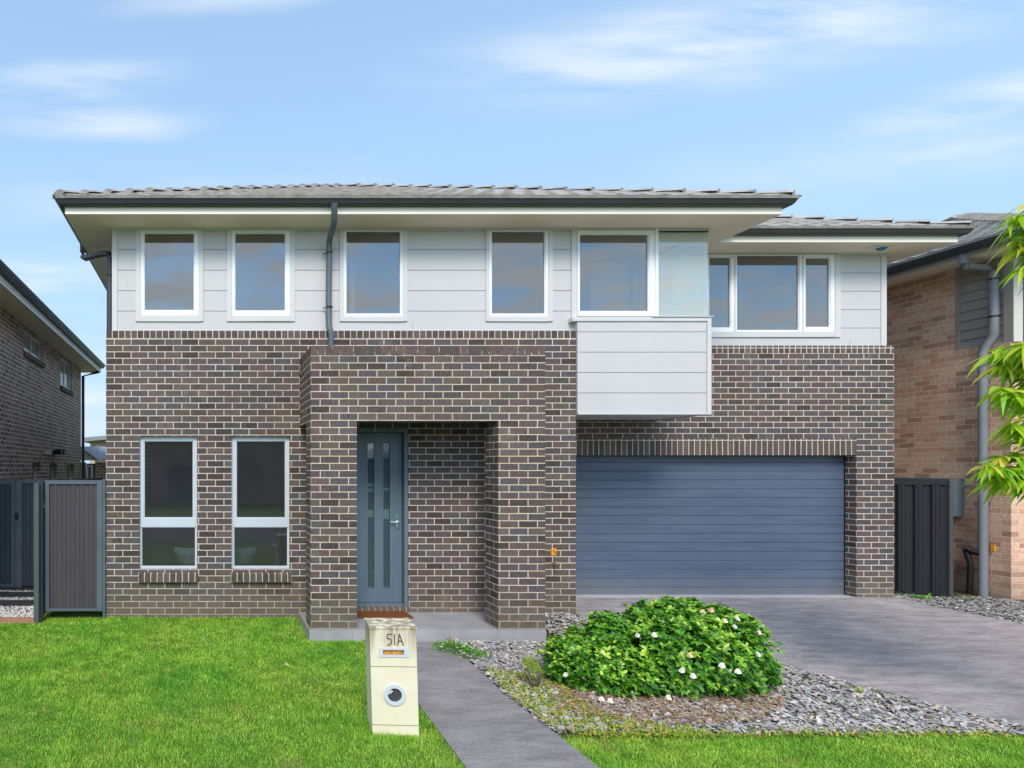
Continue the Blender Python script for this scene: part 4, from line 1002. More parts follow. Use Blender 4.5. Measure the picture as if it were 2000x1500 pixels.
# ------------------------------------------------------------------ vegetation
# lawn blades
def blades(name, poly, n, label, hmin=.018, hmax=.052, avoid=(), seedz=0., mat='grass', tpow=1., wid=.0036, tlo=0, thi=1):
    x, y = scatter(poly, n)
    if len(x) == 0: return
    keep = np.ones(len(x), bool)
    for a in avoid: keep &= ~inpoly(x, y, a)
    x, y = x[keep], y[keep]; n = len(x)
    az = rng.uniform(0, 2 * np.pi, n); lean = rng.uniform(.1, .9, n)
    D = unit(np.stack([np.cos(az) * lean, np.sin(az) * lean, np.ones(n)], 1)); a2 = az + rng.uniform(.9, 2.2, n)
    S = np.stack([np.cos(a2), np.sin(a2), np.zeros(n)], 1)
    # clumpy height
    cl = np.sin(x * 9.1 + np.sin(y * 7.3) * 2) * np.sin(y * 8.3 + np.sin(x * 6.1) * 2) * .5 + .5
    Ln = rng.uniform(hmin, hmax, n) * (.55 + .45 * cl + .45 * (.5 + .5 * np.sin(x * 2.3 + 1.7 * np.sin(y * 1.9)) * np.sin(y * 2.6 + x))); W = rng.uniform(.6, 1.5, n) * wid * (1 + (y - 4) * .22).clip(1, 2)
    V, Fq, k = ribbons(np.stack([x, y, G(y) - .002], 1), D, S, Ln, W, rng.uniform(.1, .6, n), [1, .75, .12])
    t = np.clip(rng.beta(2.2, 2.6, n) ** tpow * .9 + (cl - .5) * .12, 0, .93); dry = rng.uniform(0, 1, n) < .035 + .05 * (np.sin(x * 3.1 + 1) * np.sin(y * 2.7) > .55); t[dry] = rng.uniform(.9, 1, dry.sum()); t = tlo + (thi - tlo) * t
    o = np_mesh(name, V, Fq, M[mat], np.repeat(t, k)); return tag(o, label, 'grass', kind='stuff')
lawnL = [(-3.6, 8.27), (-2.25, 8.27), (-2.2, 8.44), (-1.42, 8.49), (1.265, 8.49), (1.265, 7.55), (pth(7.5)[0], 7.55)] + [(pth(y)[0], y) for y in (7, 6.5, 6, 5.5, 5, 4.5, 4)] + [(-1.9, 4.0), (-2.4, 6)]
box_av = [(X(728, 5) - .0, 4.99), (X(818, 5), 4.99), (X(818, 5) + .04, 5.3), (X(728, 5) + .04, 5.3)]
blades('lawn_grass', lawnL, 230000, 'bright green mown lawn covering the front yard left of the path', avoid=[box_av])
lawnR = [(pth(4.2)[1], 4.2), (pth(yF)[1], yF - .02), (3.6, yF + .05), (4.6, yF + .02), (5.6, yF + .06), (drv(yF)[0], yF), (drv(4.2)[0], 4.2)]
blades('verge_grass', lawnR, 60000, 'strip of mown grass in front of the slate chip bed')
blades('edge_grass', [(pth(y)[0] - .02, y) for y in (4.2, 5, 6, 7)] + [(pth(y)[0] + .025, y) for y in (7, 6, 5, 4.2)], 2500, 'grass creeping over the left edge of the concrete path', .02, .05)
blades('edge_grass', [(pth(y)[1] - .03, y) for y in (4.2, 4.6, yF)] + [(pth(y)[1] + .02, y) for y in (yF, 4.6, 4.2)], 900, 'grass creeping over the right edge of the concrete path', .02, .05)
blades('wall_grass', [(-1.4, 8.40), (1.25, 8.40), (1.25, 8.49), (-1.4, 8.49)], 3500, 'longer grass along the foot of the brick wall', .03, .075)
bq = X(728, 5.)
blades('letterbox_grass', [(bq - .05, 4.9), (bq + .42, 4.9), (bq + .42, 4.99), (bq - .02, 5.0), (bq + .02, 5.3), (bq - .04, 5.3)], 900, 'longer grass round the foot of the cream letterbox', .03, .075)
blades('slab_grass', [(1.2, 7.46), (1.84, 7.46), (1.84, 7.56), (1.2, 7.56)], 900, 'longer grass against the pale porch slab', .03, .08)

# slate chips
xx, yy = scatter(bed, 24000)
yy = np.minimum(yy, 8.47)
# mound near the pier
zc = G(yy) + .012 + rng.uniform(0, .03, len(xx)) + .06 * np.exp(-((xx - 4.8) ** 2 + (yy - 8.3) ** 2) / .18)
sz = rng.uniform(.008, .019, len(xx)) * np.where(rng.uniform(0, 1, len(xx)) > .93, 1.7, 1.)
tag(chips('slate_chips', np.stack([xx, yy, zc], 1), sz, M['slate'], .28, tilt=.55), 'loose grey slate chips covering the garden bed beside the driveway', 'gravel', kind='stuff')
# fine gravel strip right
rg = [(10.44, 6.2), (10.46, 7.8), (10.70, 9.0), (10.78, 9.55), (10.78, 10.0), (12.4, 9.6), (12.4, 9.42), (14.5, 9.42), (14.5, 6.2)]
xx, yy = scatter(rg, 12000)
tag(chips('fine_gravel', np.stack([xx, yy, G(yy) + .008 + .0 * xx], 1), rng.uniform(.010, .024, len(xx)), M['fine_gravel'], .5), 'grey gravel strip between the driveway and the orange brick house', 'gravel', kind='stuff')
# dry litter + weeds ribbons
def tufts(name, poly, n, mat, label, cat, lmin, lmax, w, flat=False, tl=0., th=1., z=.02, kind='stuff', prof=(1, .9, .1)):
    x, y = scatter(poly, n); n = len(x); az = rng.uniform(0, 2 * np.pi, n)
    up = rng.uniform(.02, .25, n) if flat else rng.uniform(.4, 1.6, n)
    D = unit(np.stack([np.cos(az), np.sin(az), up], 1)); a2 = az + np.pi / 2
    S = np.stack([np.cos(a2), np.sin(a2), rng.uniform(-.4, .4, n)], 1)
    V, Fq, k = ribbons(np.stack([x, y, G(y) + rng.uniform(.2, 1, n) * z], 1), D, S, rng.uniform(lmin, lmax, n), rng.uniform(.6, 1.4, n) * w, rng.uniform(.1, .5, n) * (0 if flat else 1), list(prof))
    o = np_mesh(name, V, Fq, M[mat], np.repeat(rng.uniform(tl, th, n), k)); return tag(o, label, cat, kind=kind)
weedpoly = [gp(*p) for p in ((945, 1310), (1000, 1370), (1080, 1428), (1150, 1446), (1400, 1446), (1330, 1425), (1190, 1405), (1130, 1370), (1100, 1340), (1010, 1318))]
tufts('weeds', [(p[0] - .0, p[1]) for p in weedpoly], 6500, 'weed', 'yellow green weeds creeping over the bed edge beside the path', 'weeds', .02, .055, .011, z=.045, tl=0, th=.9)
tufts('weeds', [gp(*p) for p in ((1300, 1446), (1990, 1444), (1900, 1428), (1500, 1428), (1300, 1425))], 1500, 'weed', 'yellowish weeds along the front edge of the slate bed', 'weeds', .02, .05, .009, z=.035, tl=.0, th=1)
tufts('weeds', [gp(*p) for p in ((1512, 1302), (1690, 1350), (1985, 1424), (1960, 1436), (1700, 1372), (1520, 1318))], 1100, 'weed', 'thin weeds along the driveway edge of the slate bed', 'weeds', .015, .05, .007, z=.02, tl=.1, th=1)
tufts('litter', [gp(*p) for p in ((1060, 1345), (1100, 1400), (1250, 1425), (1480, 1420), (1540, 1380), (1450, 1330), (1200, 1330))], 6500, 'litter', 'brown dry leaf litter scattered beneath the flowering shrub', 'leaf litter', .02, .07, .009, flat=True, z=.06)
tufts('litter', [gp(*p) for p in ((890, 1275), (960, 1330), (1060, 1310), (1070, 1265), (900, 1262))], 260, 'litter', 'few dry leaves on the slate chips by the porch slab', 'leaf litter', .02, .05, .009, flat=True, z=.05)

tufts('weeds', [gp(*p) for p in ((1010, 1350), (1100, 1425), (1900, 1430), (1700, 1375), (1530, 1340), (1450, 1385), (1200, 1385))], 700, 'weed', 'sparse seedlings dotted through the slate chips below the shrub', 'weeds', .015, .045, .010, z=.04, tl=0, th=.7)
# gardenia bush
def leaf_cloud(blobs, n, lmin, lmax, wf, inner=.72, droop=.25, up=.35, tipt=.35, hole=None):
    P = []; Nn = []; T = []
    tot = sum(b[3] * b[4] + b[4] * b[5] + b[3] * b[5] for b in blobs)
    for (cx, cy, cz, rx, ry, rz) in blobs:
        k = int(n * (rx * ry + ry * rz + rx * rz) / tot)
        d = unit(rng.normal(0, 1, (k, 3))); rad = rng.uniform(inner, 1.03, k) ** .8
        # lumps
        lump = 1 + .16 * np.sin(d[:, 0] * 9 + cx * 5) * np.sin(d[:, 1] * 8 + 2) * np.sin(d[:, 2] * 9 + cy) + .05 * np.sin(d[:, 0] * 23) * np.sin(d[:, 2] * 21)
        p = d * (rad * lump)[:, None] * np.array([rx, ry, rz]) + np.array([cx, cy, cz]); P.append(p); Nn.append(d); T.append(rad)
    P = np.concatenate(P); Nn = np.concatenate(Nn); T = np.concatenate(T)
    # drop leaves well inside other blobs
    keep = np.ones(len(P), bool)
    for (cx, cy, cz, rx, ry, rz) in blobs:
        q = ((P - np.array([cx, cy, cz])) / np.array([rx, ry, rz])); keep &= (q ** 2).sum(1) > (inner * .85) ** 2
    return P[keep], Nn[keep], T[keep]
by = 6.2
bush = root('flowering_shrub', 'rounded glossy green shrub with white flowers growing in the slate chip bed', 'shrub', (X(1300, by), by, float(G(by))))
def bb(px, py, D, rx, rz, ry=None):
    D += .3; px = 1297 + (px - 1297) * .955; rx *= .96; return (X(px, D), D, Z(py, D), rx * D / F, (ry or rx) * D / F, rz * D / F)
blobs = [bb(1155, 1300, 5.85, 86, 62, 90), bb(1226, 1280, 5.95, 70, 52), bb(1330, 1250, 6.05, 105, 72, 90), bb(1330, 1285, 5.75, 120, 82, 95), bb(1408, 1275, 5.9, 82, 78, 90), bb(1215, 1320, 5.65, 88, 50, 60), bb(1425, 1325, 5.75, 60, 50, 60), bb(1375, 1325, 5.68, 80, 44, 60),
         bb(1238, 1218, 6.0, 26, 34), bb(1180, 1225, 6.0, 36, 28), bb(1112, 1270, 5.85, 34, 26), bb(1088, 1300, 5.8, 20, 40), bb(1320, 1195, 6.1, 45, 24), bb(1462, 1285, 5.85, 30, 34), bb(1410, 1215, 6.0, 50, 30), bb(1462, 1235, 5.95, 30, 26), bb(1508, 1297, 5.85, 16, 12)]
main_blobs = list(blobs)
for i in range(34):
    b_ = main_blobs[rng.integers(0, 5)]; d_ = unit(np.array([rng.normal(0, 1), rng.normal(0, .5), rng.uniform(.5, 1.4)])); q_ = rng.uniform(.025, .045)
    blobs.append((b_[0] + d_[0] * b_[3] * 1.02, b_[1] + d_[1] * b_[4], b_[2] + d_[2] * b_[5] * 1.04, q_, q_, rng.uniform(.05, .10)))
for i in range(75):
    b_ = main_blobs[rng.integers(0, 8)]; d_ = unit(np.array([rng.normal(0, 1), rng.normal(-.5, .8), rng.normal(.25, .7)])); q_ = rng.uniform(.03, .065)
    blobs.append((b_[0] + d_[0] * b_[3] * .98, b_[1] + d_[1] * b_[4] * .98, b_[2] + d_[2] * b_[5] * .98, q_, q_, q_ * rng.uniform(.8, 1.5)))
zmin = float(G(5.7)) + .03
P, Nn, T = leaf_cloud(blobs, 34000, .02, .05, .5, inner=.5)
k = P[:, 2] > zmin + .04 * np.sin(P[:, 0] * 7); P, Nn, T = P[k], Nn[k], T[k]
# whorls: 4 leaves around each shoot point
n = len(P); W4 = 5
P4 = np.repeat(P, W4, 0)[: n * W4]; N4 = np.repeat(Nn, W4, 0); az = np.tile(np.arange(W4) * 2 * np.pi / W4, n) + np.repeat(rng.uniform(0, 6.28, n), W4)
sel = rng.uniform(0, 1, n) < .42; sel4 = np.repeat(sel, W4); P4, N4, az = P4[sel4], N4[sel4], az[sel4]; T4 = np.repeat(T, W4)[sel4]
ax = unit(N4 * .8 + np.array([0, -.1, .75]) + rng.normal(0, .25, N4.shape)); ref = unit(np.cross(ax, np.array([.13, .9, .2]))); bi = np.cross(ax, ref)
rad = ref * np.cos(az)[:, None] + bi * np.sin(az)[:, None]; D = unit(rad + ax * rng.uniform(.25, .9, len(ax))[:, None]); S = unit(np.cross(D, ax))
Ln = rng.uniform(.034, .070, len(P4)); V, Fq, kk = ribbons(P4, D, S, Ln, Ln * .46, rng.uniform(.0, .35, len(P4)), [.15, .85, 1, .12])
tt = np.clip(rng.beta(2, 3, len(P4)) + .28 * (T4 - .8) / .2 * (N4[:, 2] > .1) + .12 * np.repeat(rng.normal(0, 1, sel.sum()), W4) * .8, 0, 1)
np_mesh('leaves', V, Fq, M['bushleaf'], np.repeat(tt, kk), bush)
mb = MB()
for i in range(14):
    a = rng.uniform(0, 6.28); bxx = X(1300, by) + rng.uniform(-.35, .35); e = rng.uniform(.4, .9)
    mb.tube([(bxx, by - .1, zmin - .05), (bxx + .3 * e * math.cos(a), by - .1 + .25 * math.sin(a), zmin + .15), (bxx + .7 * e * math.cos(a), by + .35 * math.sin(a), zmin + .38)], .016, 6, r2=.006)
mb.build('stems', M['bark'], bush)
fl_px = [(1105, 1319, 0), (1244, 1241, 0), (1276, 1241, 0), (1371, 1196, 1), (1388, 1192, 1), (1414, 1213, 0), (1438, 1209, 0), (1434, 1226, 0), (1458, 1219, 1), (1480, 1236, 0), (1478, 1279, 0), (1330, 1309, 0), (1352, 1321, 0), (1409, 1300, 0), (1440, 1312, 0), (1346, 1281, 1), (1174, 1367, 0), (1191, 1370, 0), (1304, 1363, 0), (1367, 1200, 0)]
def frontD(px, py):
    """nearest blob surface depth on the ray through a photo point"""
    best = None; d = np.array([(px - VX) / F, 1., -(py - VY) / F]); o = np.array([0, 0, H])
    for (cx, cy, cz, rx, ry, rz) in blobs:
        s = np.array([rx, ry, rz]); oc = (o - np.array([cx, cy, cz])) / s; dd_ = d / s
        A_, B_, C_ = dd_ @ dd_, 2 * oc @ dd_, oc @ oc - 1.; q = B_ * B_ - 4 * A_ * C_
        if q > 0:
            t_ = (-B_ - math.sqrt(q)) / (2 * A_); best = t_ if best is None else min(best, t_)
    return best
for i, (px, py, kind_) in enumerate(fl_px):
    fdp = frontD(px, py) or 5.9
    if py > 1360: fdp = gp(px, py + 8)[1]
    c = np.array([X(px, fdp - .03), fdp - .03, Z(py, fdp - .03)])
    V = []; Fc = []; T_ = []
    face = unit(np.array([rng.uniform(-.3, .3), -1., rng.uniform(.1, .7)])); a1 = unit(np.cross(face, [0, 0, 1.])); a2 = np.cross(a1, face)
    n = 15; az = np.arange(n) * 2.4; tl = np.linspace(.1, 1, n)
    D = unit((a1[None] * np.cos(az)[:, None] + a2[None] * np.sin(az)[:, None]) + face[None] * (1.2 - tl)[:, None] * 1.2); S = unit(np.cross(D, face[None] + 0 * D))
    Ln = .016 + .016 * tl; V, Fq, kk = ribbons(np.repeat(c[None], n, 0), D, S, Ln, Ln * .95, -.1 + 0 * tl, [.3, 1, .9, .3], down=tuple(-face))
    np_mesh('flower', V, Fq, M['petal_cream' if kind_ else 'petal'], None, bush)

# dead-looking small shrub
sx, sy = gp(1045, 1348); gz = float(G(sy))
ds = root('small_shrub', 'small half dead shrub with yellow green top in the weedy bed by the path', 'shrub', (sx, sy, gz))
mb = MB()
for i in range(16):
    a = rng.uniform(0, 6.28); e = rng.uniform(.03, .09); hgt = rng.uniform(.14, .26)
    mb.tube([(sx + .01 * math.cos(a), sy, gz), (sx + e * math.cos(a), sy + e * math.sin(a), gz + hgt * .6), (sx + e * 1.4 * math.cos(a) - .03, sy + e * math.sin(a), gz + hgt)], .006, 5, r2=.002)
mb.build('stems', M['bark'], ds)
P, Nn, T = leaf_cloud([(sx - .05, sy, gz + .27, .075, .07, .075), (sx - .01, sy, gz + .21, .07, .06, .05)], 500, .01, .03, .5, inner=.2)
n = len(P); D = unit(Nn + rng.normal(0, .5, P.shape) + [0, 0, .4]); S = unit(np.cross(D, rng.normal(0, 1, P.shape)))
V, Fq, kk = ribbons(P, D, S, rng.uniform(.015, .03, n), rng.uniform(.007, .012, n), rng.uniform(0, .3, n), [.3, 1, .2]); np_mesh('leaves', V, Fq, M['weed'], np.repeat(rng.uniform(.2, .62, n), kk), ds)
# white-flowering ground cover
gx, gy = gp(903, 1278); gz = float(G(gy))
gc = root('ground_cover', 'low green plant dotted with tiny white flowers beside the path and porch slab', 'plant', (gx, gy, gz))
P, Nn, T = leaf_cloud([(gx - .06, gy + .12, gz + .03, .24, .22, .075), (gx + .08, gy - .1, gz + .02, .2, .2, .06)], 2600, .01, .03, .5, inner=.3); k = P[:, 2] > gz; P, Nn = P[k], Nn[k]
n = len(P); D = unit(Nn + rng.normal(0, .6, P.shape) + [0, 0, .5]); S = unit(np.cross(D, rng.normal(0, 1, P.shape)))
V, Fq, kk = ribbons(P, D, S, rng.uniform(.015, .035, n), rng.uniform(.008, .014, n), rng.uniform(0, .4, n), [.3, 1, .2]); np_mesh('leaves', V, Fq, M['bushleaf'], np.repeat(rng.uniform(.2, .8, n), kk), gc)
for i in range(16):
    c = np.array([gx - .06 + rng.uniform(-.2, .22), gy + rng.uniform(-.2, .15), gz + rng.uniform(.07, .1)]); n = 6; az = np.arange(n) * 1.05
    D = np.stack([np.cos(az), np.sin(az) * .7, .3 + 0 * az], 1); S = unit(np.cross(D, [0, -.3, 1.]))
    V, Fq, kk = ribbons(np.repeat(c[None], n, 0), unit(D), S, np.full(n, .013), np.full(n, .012), 0 * az, [.4, 1, .3]); np_mesh('flower', V, Fq, M['petal'], None, gc)
mb = MB()
for i in range(7):
    xx_ = gx - .06 + rng.uniform(-.05, .05); mb.tube([(xx_, gy + .25, gz), (xx_ + rng.uniform(-.02, .02), gy + .25, gz + rng.uniform(.14, .2))], .002, 4)
mb.build('dry_stems', M['timber'], gc)
# small weeds as plants
def rosette(name, px, py, D, n, ln, w, mat, label, cat, tl=.2, th=.8, up=.7, spread=.05):
    x, y = gp(px, py); D = y; gz = float(G(D)) + .01
    az = rng.uniform(0, 6.28, n); b = np.stack([x + rng.normal(0, spread, n), y + rng.normal(0, spread, n), np.full(n, gz)], 1)
    Dv = unit(np.stack([np.cos(az), np.sin(az), rng.uniform(.3, 1.6, n) * up], 1)); S = unit(np.cross(Dv, [0, 0, 1.]))
    V, Fq, kk = ribbons(b, Dv, S, rng.uniform(.6, 1.1, n) * ln, rng.uniform(.7, 1.2, n) * w, rng.uniform(.1, .5, n), [.4, 1, .8, .08])
    return tag(np_mesh(name, V, Fq, M[mat], np.repeat(rng.uniform(tl, th, n), kk)), label, cat)
rosette('weed', 1680, 1357, 5.72, 26, .10, .022, 'weed', 'spiky green weed at the driveway edge of the slate bed', 'weed', .1, .6, 1., .03)
rosette('weed', 1718, 1368, 5.55, 16, .06, .016, 'weed', 'smaller yellowish weed right of the spiky one at the driveway edge', 'weed', .2, .7, 1., .02)
rosette('weed', 688, 1243, 7.42, 46, .12, .035, 'bushleaf', 'leafy green weed at the porch slab beside the letterbox', 'weed', .3, .8, 1.1, .06)
rosette('weed', 708, 1252, 7.38, 30, .09, .02, 'weed', 'thin straggly weed just behind the letterbox', 'weed', .2, .7, .8, .04)
rosette('weed', 1190, 1425, 4.95, 40, .06, .024, 'weed', 'broad leaved green weed on slate chips left of the bed front', 'weed', .05, .4, .6, .03)
rosette('weed', 1300, 1435, 4.85, 40, .055, .016, 'bushleaf', 'bright green weed at the bed front below the shrub', 'weed', .6, 1., .7, .03)
rosette('weed', 1440, 1402, 5.05, 26, .05, .018, 'bushleaf', 'lone bright green weed among slate chips right of the shrub', 'weed', .7, 1., .8, .03)
rosette('weed', 965, 1320, 6.1, 30, .06, .022, 'bushleaf', 'yellow green weed at the path edge beside the half dead shrub', 'weed', .7, 1., .8, .05)
rosette('weed', 1800, 1170, 9.62, 26, .14, .03, 'bushleaf', 'green weed growing at the foot of the black gate', 'weed', .3, .8, .8, .06)
rosette('weed', 1870, 1168, 9.7, 36, .10, .02, 'bushleaf', 'low green weed between the gate post and orange wall', 'weed', .1, .6, .8, .1)
# fallen leaf on lawn and petals
rosette('fallen_leaf', 560, 1305, 6.3, 2, .09, .02, 'litter', 'single pale fallen leaf lying on the lawn', 'leaf', .95, 1., .02, .01).location.z = .05
rosette('fallen_leaf', 1110, 1427, 4.93, 2, .14, .02, 'litter', 'long orange brown dry leaf at the path side of the bed', 'leaf', .75, .82, .05, .01)

# tree at right: trunk outside the frame, drooping lance leaves reaching in
tx, ty = 7.55, 4.95; gz = float(G(ty))
tr = root('leafy_tree', 'young tree with drooping yellow green lance shaped leaves reaching in over the driveway', 'tree', (tx, ty, gz))
def DT(px, py, D=4.95): return np.array([X(px, D), D, Z(py, D)])
mb = MB(); mb.tube([(tx, ty, gz), (tx + .02, ty, 1.2), (tx - .02, ty + .02, 2.4), (tx + .03, ty, 3.6), (tx, ty, 4.7)], .055, 10, r2=.02)
shoots = []
vis = [(1962, 435), (1990, 455), (1972, 482), (1998, 410), (1930, 700), (1950, 720), (1975, 695), (1990, 745), (1962, 775), (1985, 800), (1998, 770), (1960, 835), (1940, 765),
       (1920, 918), (1945, 900), (1975, 895), (1995, 925), (1960, 935), (1935, 945), (1990, 860), (1945, 690), (1998, 690), (1985, 480), (1993, 525), (1975, 845)]
for (px, py) in vis:
    shoots.append(DT(px + 14, py - 8, 4.95 + rng.uniform(-.12, .12)))
    shoots.append(DT(px + 34 + rng.uniform(-12, 12), py + rng.uniform(-22, 14), 4.95 + rng.uniform(-.15, .15)))
for i in range(80):
    a = rng.uniform(0, 6.28); rr2 = rng.uniform(.25, .8); zz_ = rng.uniform(1.7, 5.2); p = np.array([tx + rr2 * math.cos(a), ty + rr2 * math.sin(a), zz_])
    pxx = VX + F * p[0] / p[1]
    if pxx > 2040: shoots.append(p)
leafP, leafD, leafT = [], [], []
for s in shoots:
    base = np.array([tx, ty, max(1.3, s[2] - .25 - rng.uniform(0, .2))]); mid = (base + s) / 2 + np.array([0, 0, .10])
    mb.tube([tuple(base), tuple(mid), tuple(s)], .012, 5, r2=.003)
    m_ = rng.integers(28, 42)
    out = unit(s - mid)
    for q in range(m_):
        f = rng.uniform(-.22, .02); p = s + out * f; az = rng.uniform(0, 6.28)
        d = unit(np.array([math.cos(az), math.sin(az), rng.uniform(-.6, .5)]) * .8 + out * .5); leafP.append(p); leafD.append(d); leafT.append(.35 + .5 * (f + .22) / .24)
mb.build('trunk', M['bark'], tr, smooth=True)
P = np.array(leafP); D = np.array(leafD); n = len(P); S = unit(np.cross(D, rng.normal(0, .5, (n, 3)) + [0, 0, 1.])); Ln = rng.uniform(.10, .19, n)
V, Fq, kk = ribbons(P, D, S, Ln, Ln * rng.uniform(.19, .27, n), rng.uniform(.35, 1.0, n), [.12, .7, 1, .85, .45, .04])
np_mesh('crown', V, Fq, M['treeleaf'], np.repeat(np.clip(np.array(leafT) + rng.normal(0, .2, n), 0, 1), kk), tr)

# ------------------------------------------------------------------ across the street (seen only as reflections)
for i, xx_ in enumerate((-14, 2, 17)):
    oh = root('street_house', ('low brick house across the road opposite the neighbouring brown house', 'taller brick house across the road opposite the front door', 'low brick house across the road opposite the orange brick house')[i], 'house', (xx_, -22, -.2), 0, 'houses across the road')
    mb = MB(); mb.uo = (0, 0); mb.box(xx_ - 6, xx_ + 6, -30, -21, -.3, 4.2 if i == 1 else 2.7); mb.build('wall', M['far_wall'], oh)
    h0 = 4.2 if i == 1 else 2.7; mb = MB()
    e = [(xx_ - 6.6, -20.4, h0), (xx_ + 6.6, -20.4, h0), (xx_ + 6.6, -30.6, h0), (xx_ - 6.6, -30.6, h0)]; r1_, r2_ = (xx_ - 1.5, -25.5, h0 + 2.2), (xx_ + 1.5, -25.5, h0 + 2.2)
    mb.face([e[1], e[0], r1_, r2_]); mb.face([e[2], e[1], r2_]); mb.face([e[3], e[2], r2_, r1_]); mb.face([e[0], e[3], r1_]); mb.build('roof', M['far_roof'], oh)
    mb = MB(); mb.box(xx_ - 4.5, xx_ - 1, -20.98, -20.9, 0, 2.2); mb.build('door', M['sheet'], oh)

# ------------------------------------------------------------------ light, sky, camera
SUN_EL, SUN_AZ = 43., 193.     # azimuth clockwise from +Y: behind the camera, to the left
az, el = R(SUN_AZ), R(SUN_EL)
sd = Vector((math.sin(az) * math.cos(el), math.cos(az) * math.cos(el), math.sin(el)))
sun = bpy.data.lights.new('sun', 'SUN'); sun.energy = 1.6; sun.angle = R(22); sun.color = (1, .91, .79)
so_ = bpy.data.objects.new('sun', sun); COL.objects.link(so_); so_.rotation_euler = sd.to_track_quat('Z', 'Y').to_euler(); so_.location = (0, 0, 30)
w = bpy.data.worlds.new('World'); scene.world = w; w.use_nodes = True; t = w.node_tree; t.nodes.clear()
sky = N(t, 'ShaderNodeTexSky', sky_type='NISHITA', sun_disc=False); sky.sun_elevation = el; sky.sun_rotation = az; sky.air_density = 1.; sky.dust_density = .4; sky.ozone_density = 2.5
tc = N(t, 'ShaderNodeTexCoord'); sp = N(t, 'ShaderNodeSeparateXYZ'); L(t, tc.outputs['Generated'], sp.inputs[0])
zc_ = math_(t, 'MAXIMUM', sp.outputs[2], .03)
zp_ = math_(t, 'ADD', zc_, .12)
cx_ = math_(t, 'DIVIDE', sp.outputs[0], zp_); cy_ = math_(t, 'DIVIDE', sp.outputs[1], zp_)
cv = N(t, 'ShaderNodeCombineXYZ'); L(t, cx_, cv.inputs[0]); L(t, cy_, cv.inputs[1])
ysafe = math_(t, 'MAXIMUM', sp.outputs[1], .02)
pv = N(t, 'ShaderNodeCombineXYZ'); L(t, math_(t, 'DIVIDE', sp.outputs[0], ysafe), pv.inputs[0]); L(t, math_(t, 'DIVIDE', sp.outputs[2], ysafe), pv.inputs[1])
mp = N(t, 'ShaderNodeMapping'); L(t, pv.outputs[0], mp.inputs[0]); mp.inputs['Rotation'].default_value = (0, 0, R(-9)); mp.inputs['Scale'].default_value = (1.3, 7.5, 1); mp.inputs['Location'].default_value = (3.1, .7, 0)
n1 = noise(t, 2.0, 8, .58, mp.outputs[0])
wv = N(t, 'ShaderNodeTexNoise'); wv.inputs['Scale'].default_value = 3.; wv.inputs['Detail'].default_value = 3; L(t, pv.outputs[0], wv.inputs['Vector'])
wob = N(t, 'ShaderNodeVectorMath', operation='MULTIPLY_ADD'); L(t, wv.outputs['Color'], wob.inputs[0]); wob.inputs[1].default_value = (.16, .06, 0); L(t, pv.outputs[0], wob.inputs[2])
tot = None
for (u, v, a, b, ang, st) in ((.83, .70, .42, .075, 7, 1.), (1.08, .76, .3, .08, 10, .7), (-.26, .63, .20, .035, 4, .75), (-.18, .57, .16, .03, 0, .8), (1.26, .60, .22, .035, 16, .9), (.05, .78, .2, .03, 8, .7), (1.24, .52, .18, .022, 12, .6), (-.28, .30, .16, .05, 0, .9), (-.2, .12, .2, .10, 0, .8), (1.1, .5, .4, .06, 8, .35), (-.1, .45, .35, .05, 5, .35)):
    m1 = N(t, 'ShaderNodeMapping', vector_type='TEXTURE'); L(t, wob.outputs[0], m1.inputs[0]); m1.inputs['Location'].default_value = (u + .08, v + .03, 0); m1.inputs['Rotation'].default_value = (0, 0, R(ang)); m1.inputs['Scale'].default_value = (a, b, 1)
    ln_ = N(t, 'ShaderNodeVectorMath', operation='LENGTH'); L(t, m1.outputs[0], ln_.inputs[0])
    mr = N(t, 'ShaderNodeMapRange', interpolation_type='SMOOTHSTEP'); L(t, ln_.outputs['Value'], mr.inputs[0]); mr.inputs[1].default_value = 1.5; mr.inputs[2].default_value = 0.; mr.inputs[4].default_value = st
    tot = mr.outputs[0] if tot is None else math_(t, 'MAXIMUM', tot, mr.outputs[0])
wisp = math_(t, 'MULTIPLY', math_(t, 'MULTIPLY', tot, ramp(t, n1, [(.36, (.06, .06, .06)), (.62, (1, 1, 1))])), math_(t, 'GREATER_THAN', sp.outputs[1], .02))
mp2 = N(t, 'ShaderNodeMapping'); L(t, cv.outputs[0], mp2.inputs[0]); mp2.inputs['Location'].default_value = (8, 2, 0)
n2 = noise(t, 3.4, 8, .58, mp2.outputs[0]); cum = ramp(t, n2, [(.43, (0, 0, 0)), (.60, (1, 1, 1))])
back = math_(t, 'GREATER_THAN', 0., sp.outputs[1])
bm_ = N(t, 'ShaderNodeMapRange'); L(t, sp.outputs[1], bm_.inputs[0]); bm_.inputs[1].default_value = .1; bm_.inputs[2].default_value = -.3; bm_.inputs[3].default_value = 0; bm_.inputs[4].default_value = 1
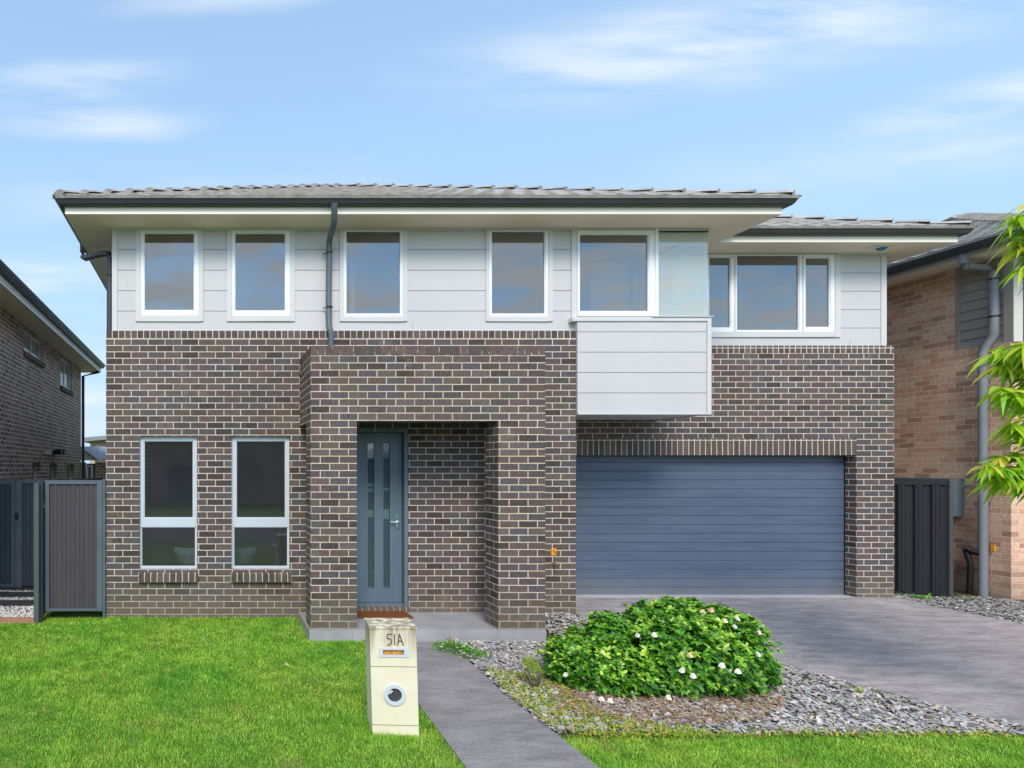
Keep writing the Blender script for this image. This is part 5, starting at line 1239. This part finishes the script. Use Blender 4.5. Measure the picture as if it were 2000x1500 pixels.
cl = math_(t, 'ADD', math_(t, 'MULTIPLY', wisp, .85), math_(t, 'MULTIPLY', cum, bm_.outputs[0]))
cl = math_(t, 'MINIMUM', cl, 1.)
hz = N(t, 'ShaderNodeMapRange'); L(t, sp.outputs[2], hz.inputs[0]); hz.inputs[1].default_value = 0.05; hz.inputs[2].default_value = .85; hz.inputs[3].default_value = .97; hz.inputs[4].default_value = .35
skyc = mixc(t, 1., sky.outputs[0], (.86, 1.0, 1.06), 'MULTIPLY')
skyh = mixc(t, math_(t, 'MULTIPLY', hz.outputs[0], math_(t, 'SUBTRACT', 1., math_(t, 'MULTIPLY', bm_.outputs[0], .92))), skyc, (1.75, 2.5, 3.3))
hb = N(t, 'ShaderNodeMapRange'); L(t, sp.outputs[2], hb.inputs[0]); hb.inputs[1].default_value = .20; hb.inputs[2].default_value = .08; hb.inputs[3].default_value = 0; hb.inputs[4].default_value = .9  # bright low sky band behind the camera, added as fill for facade and eaves
skyh = mixc(t, math_(t, 'MULTIPLY', hb.outputs[0], bm_.outputs[0]), skyh, (4.8, 4.8, 4.9))
skyf = mixc(t, cl, skyh, mixc(t, bm_.outputs[0], (3.3, 3.5, 3.7), (4.0, 4.4, 5.0)))
bg_ = N(t, 'ShaderNodeBackground'); L(t, skyf, bg_.inputs[0]); bg_.inputs[1].default_value = .15
ow = N(t, 'ShaderNodeOutputWorld'); L(t, bg_.outputs[0], ow.inputs[0])

cam = bpy.data.cameras.new('camera'); co = bpy.data.objects.new('camera', cam); COL.objects.link(co)
co.location = (0, 0, H); co.rotation_euler = (R(90), 0, 0); cam.sensor_width = 36; cam.lens = 36 * F / 2000; cam.shift_x = (1000 - VX) / 2000; cam.shift_y = (VY - 750) / 2000
cam.clip_end = 2000; cam.clip_start = .05
scene.camera = co
scene.view_settings.view_transform = 'Standard'; scene.view_settings.look = 'None'; scene.view_settings.exposure = .95; scene.view_settings.gamma = 1
scene.cycles.max_bounces = 8; scene.cycles.transparent_max_bounces = 12
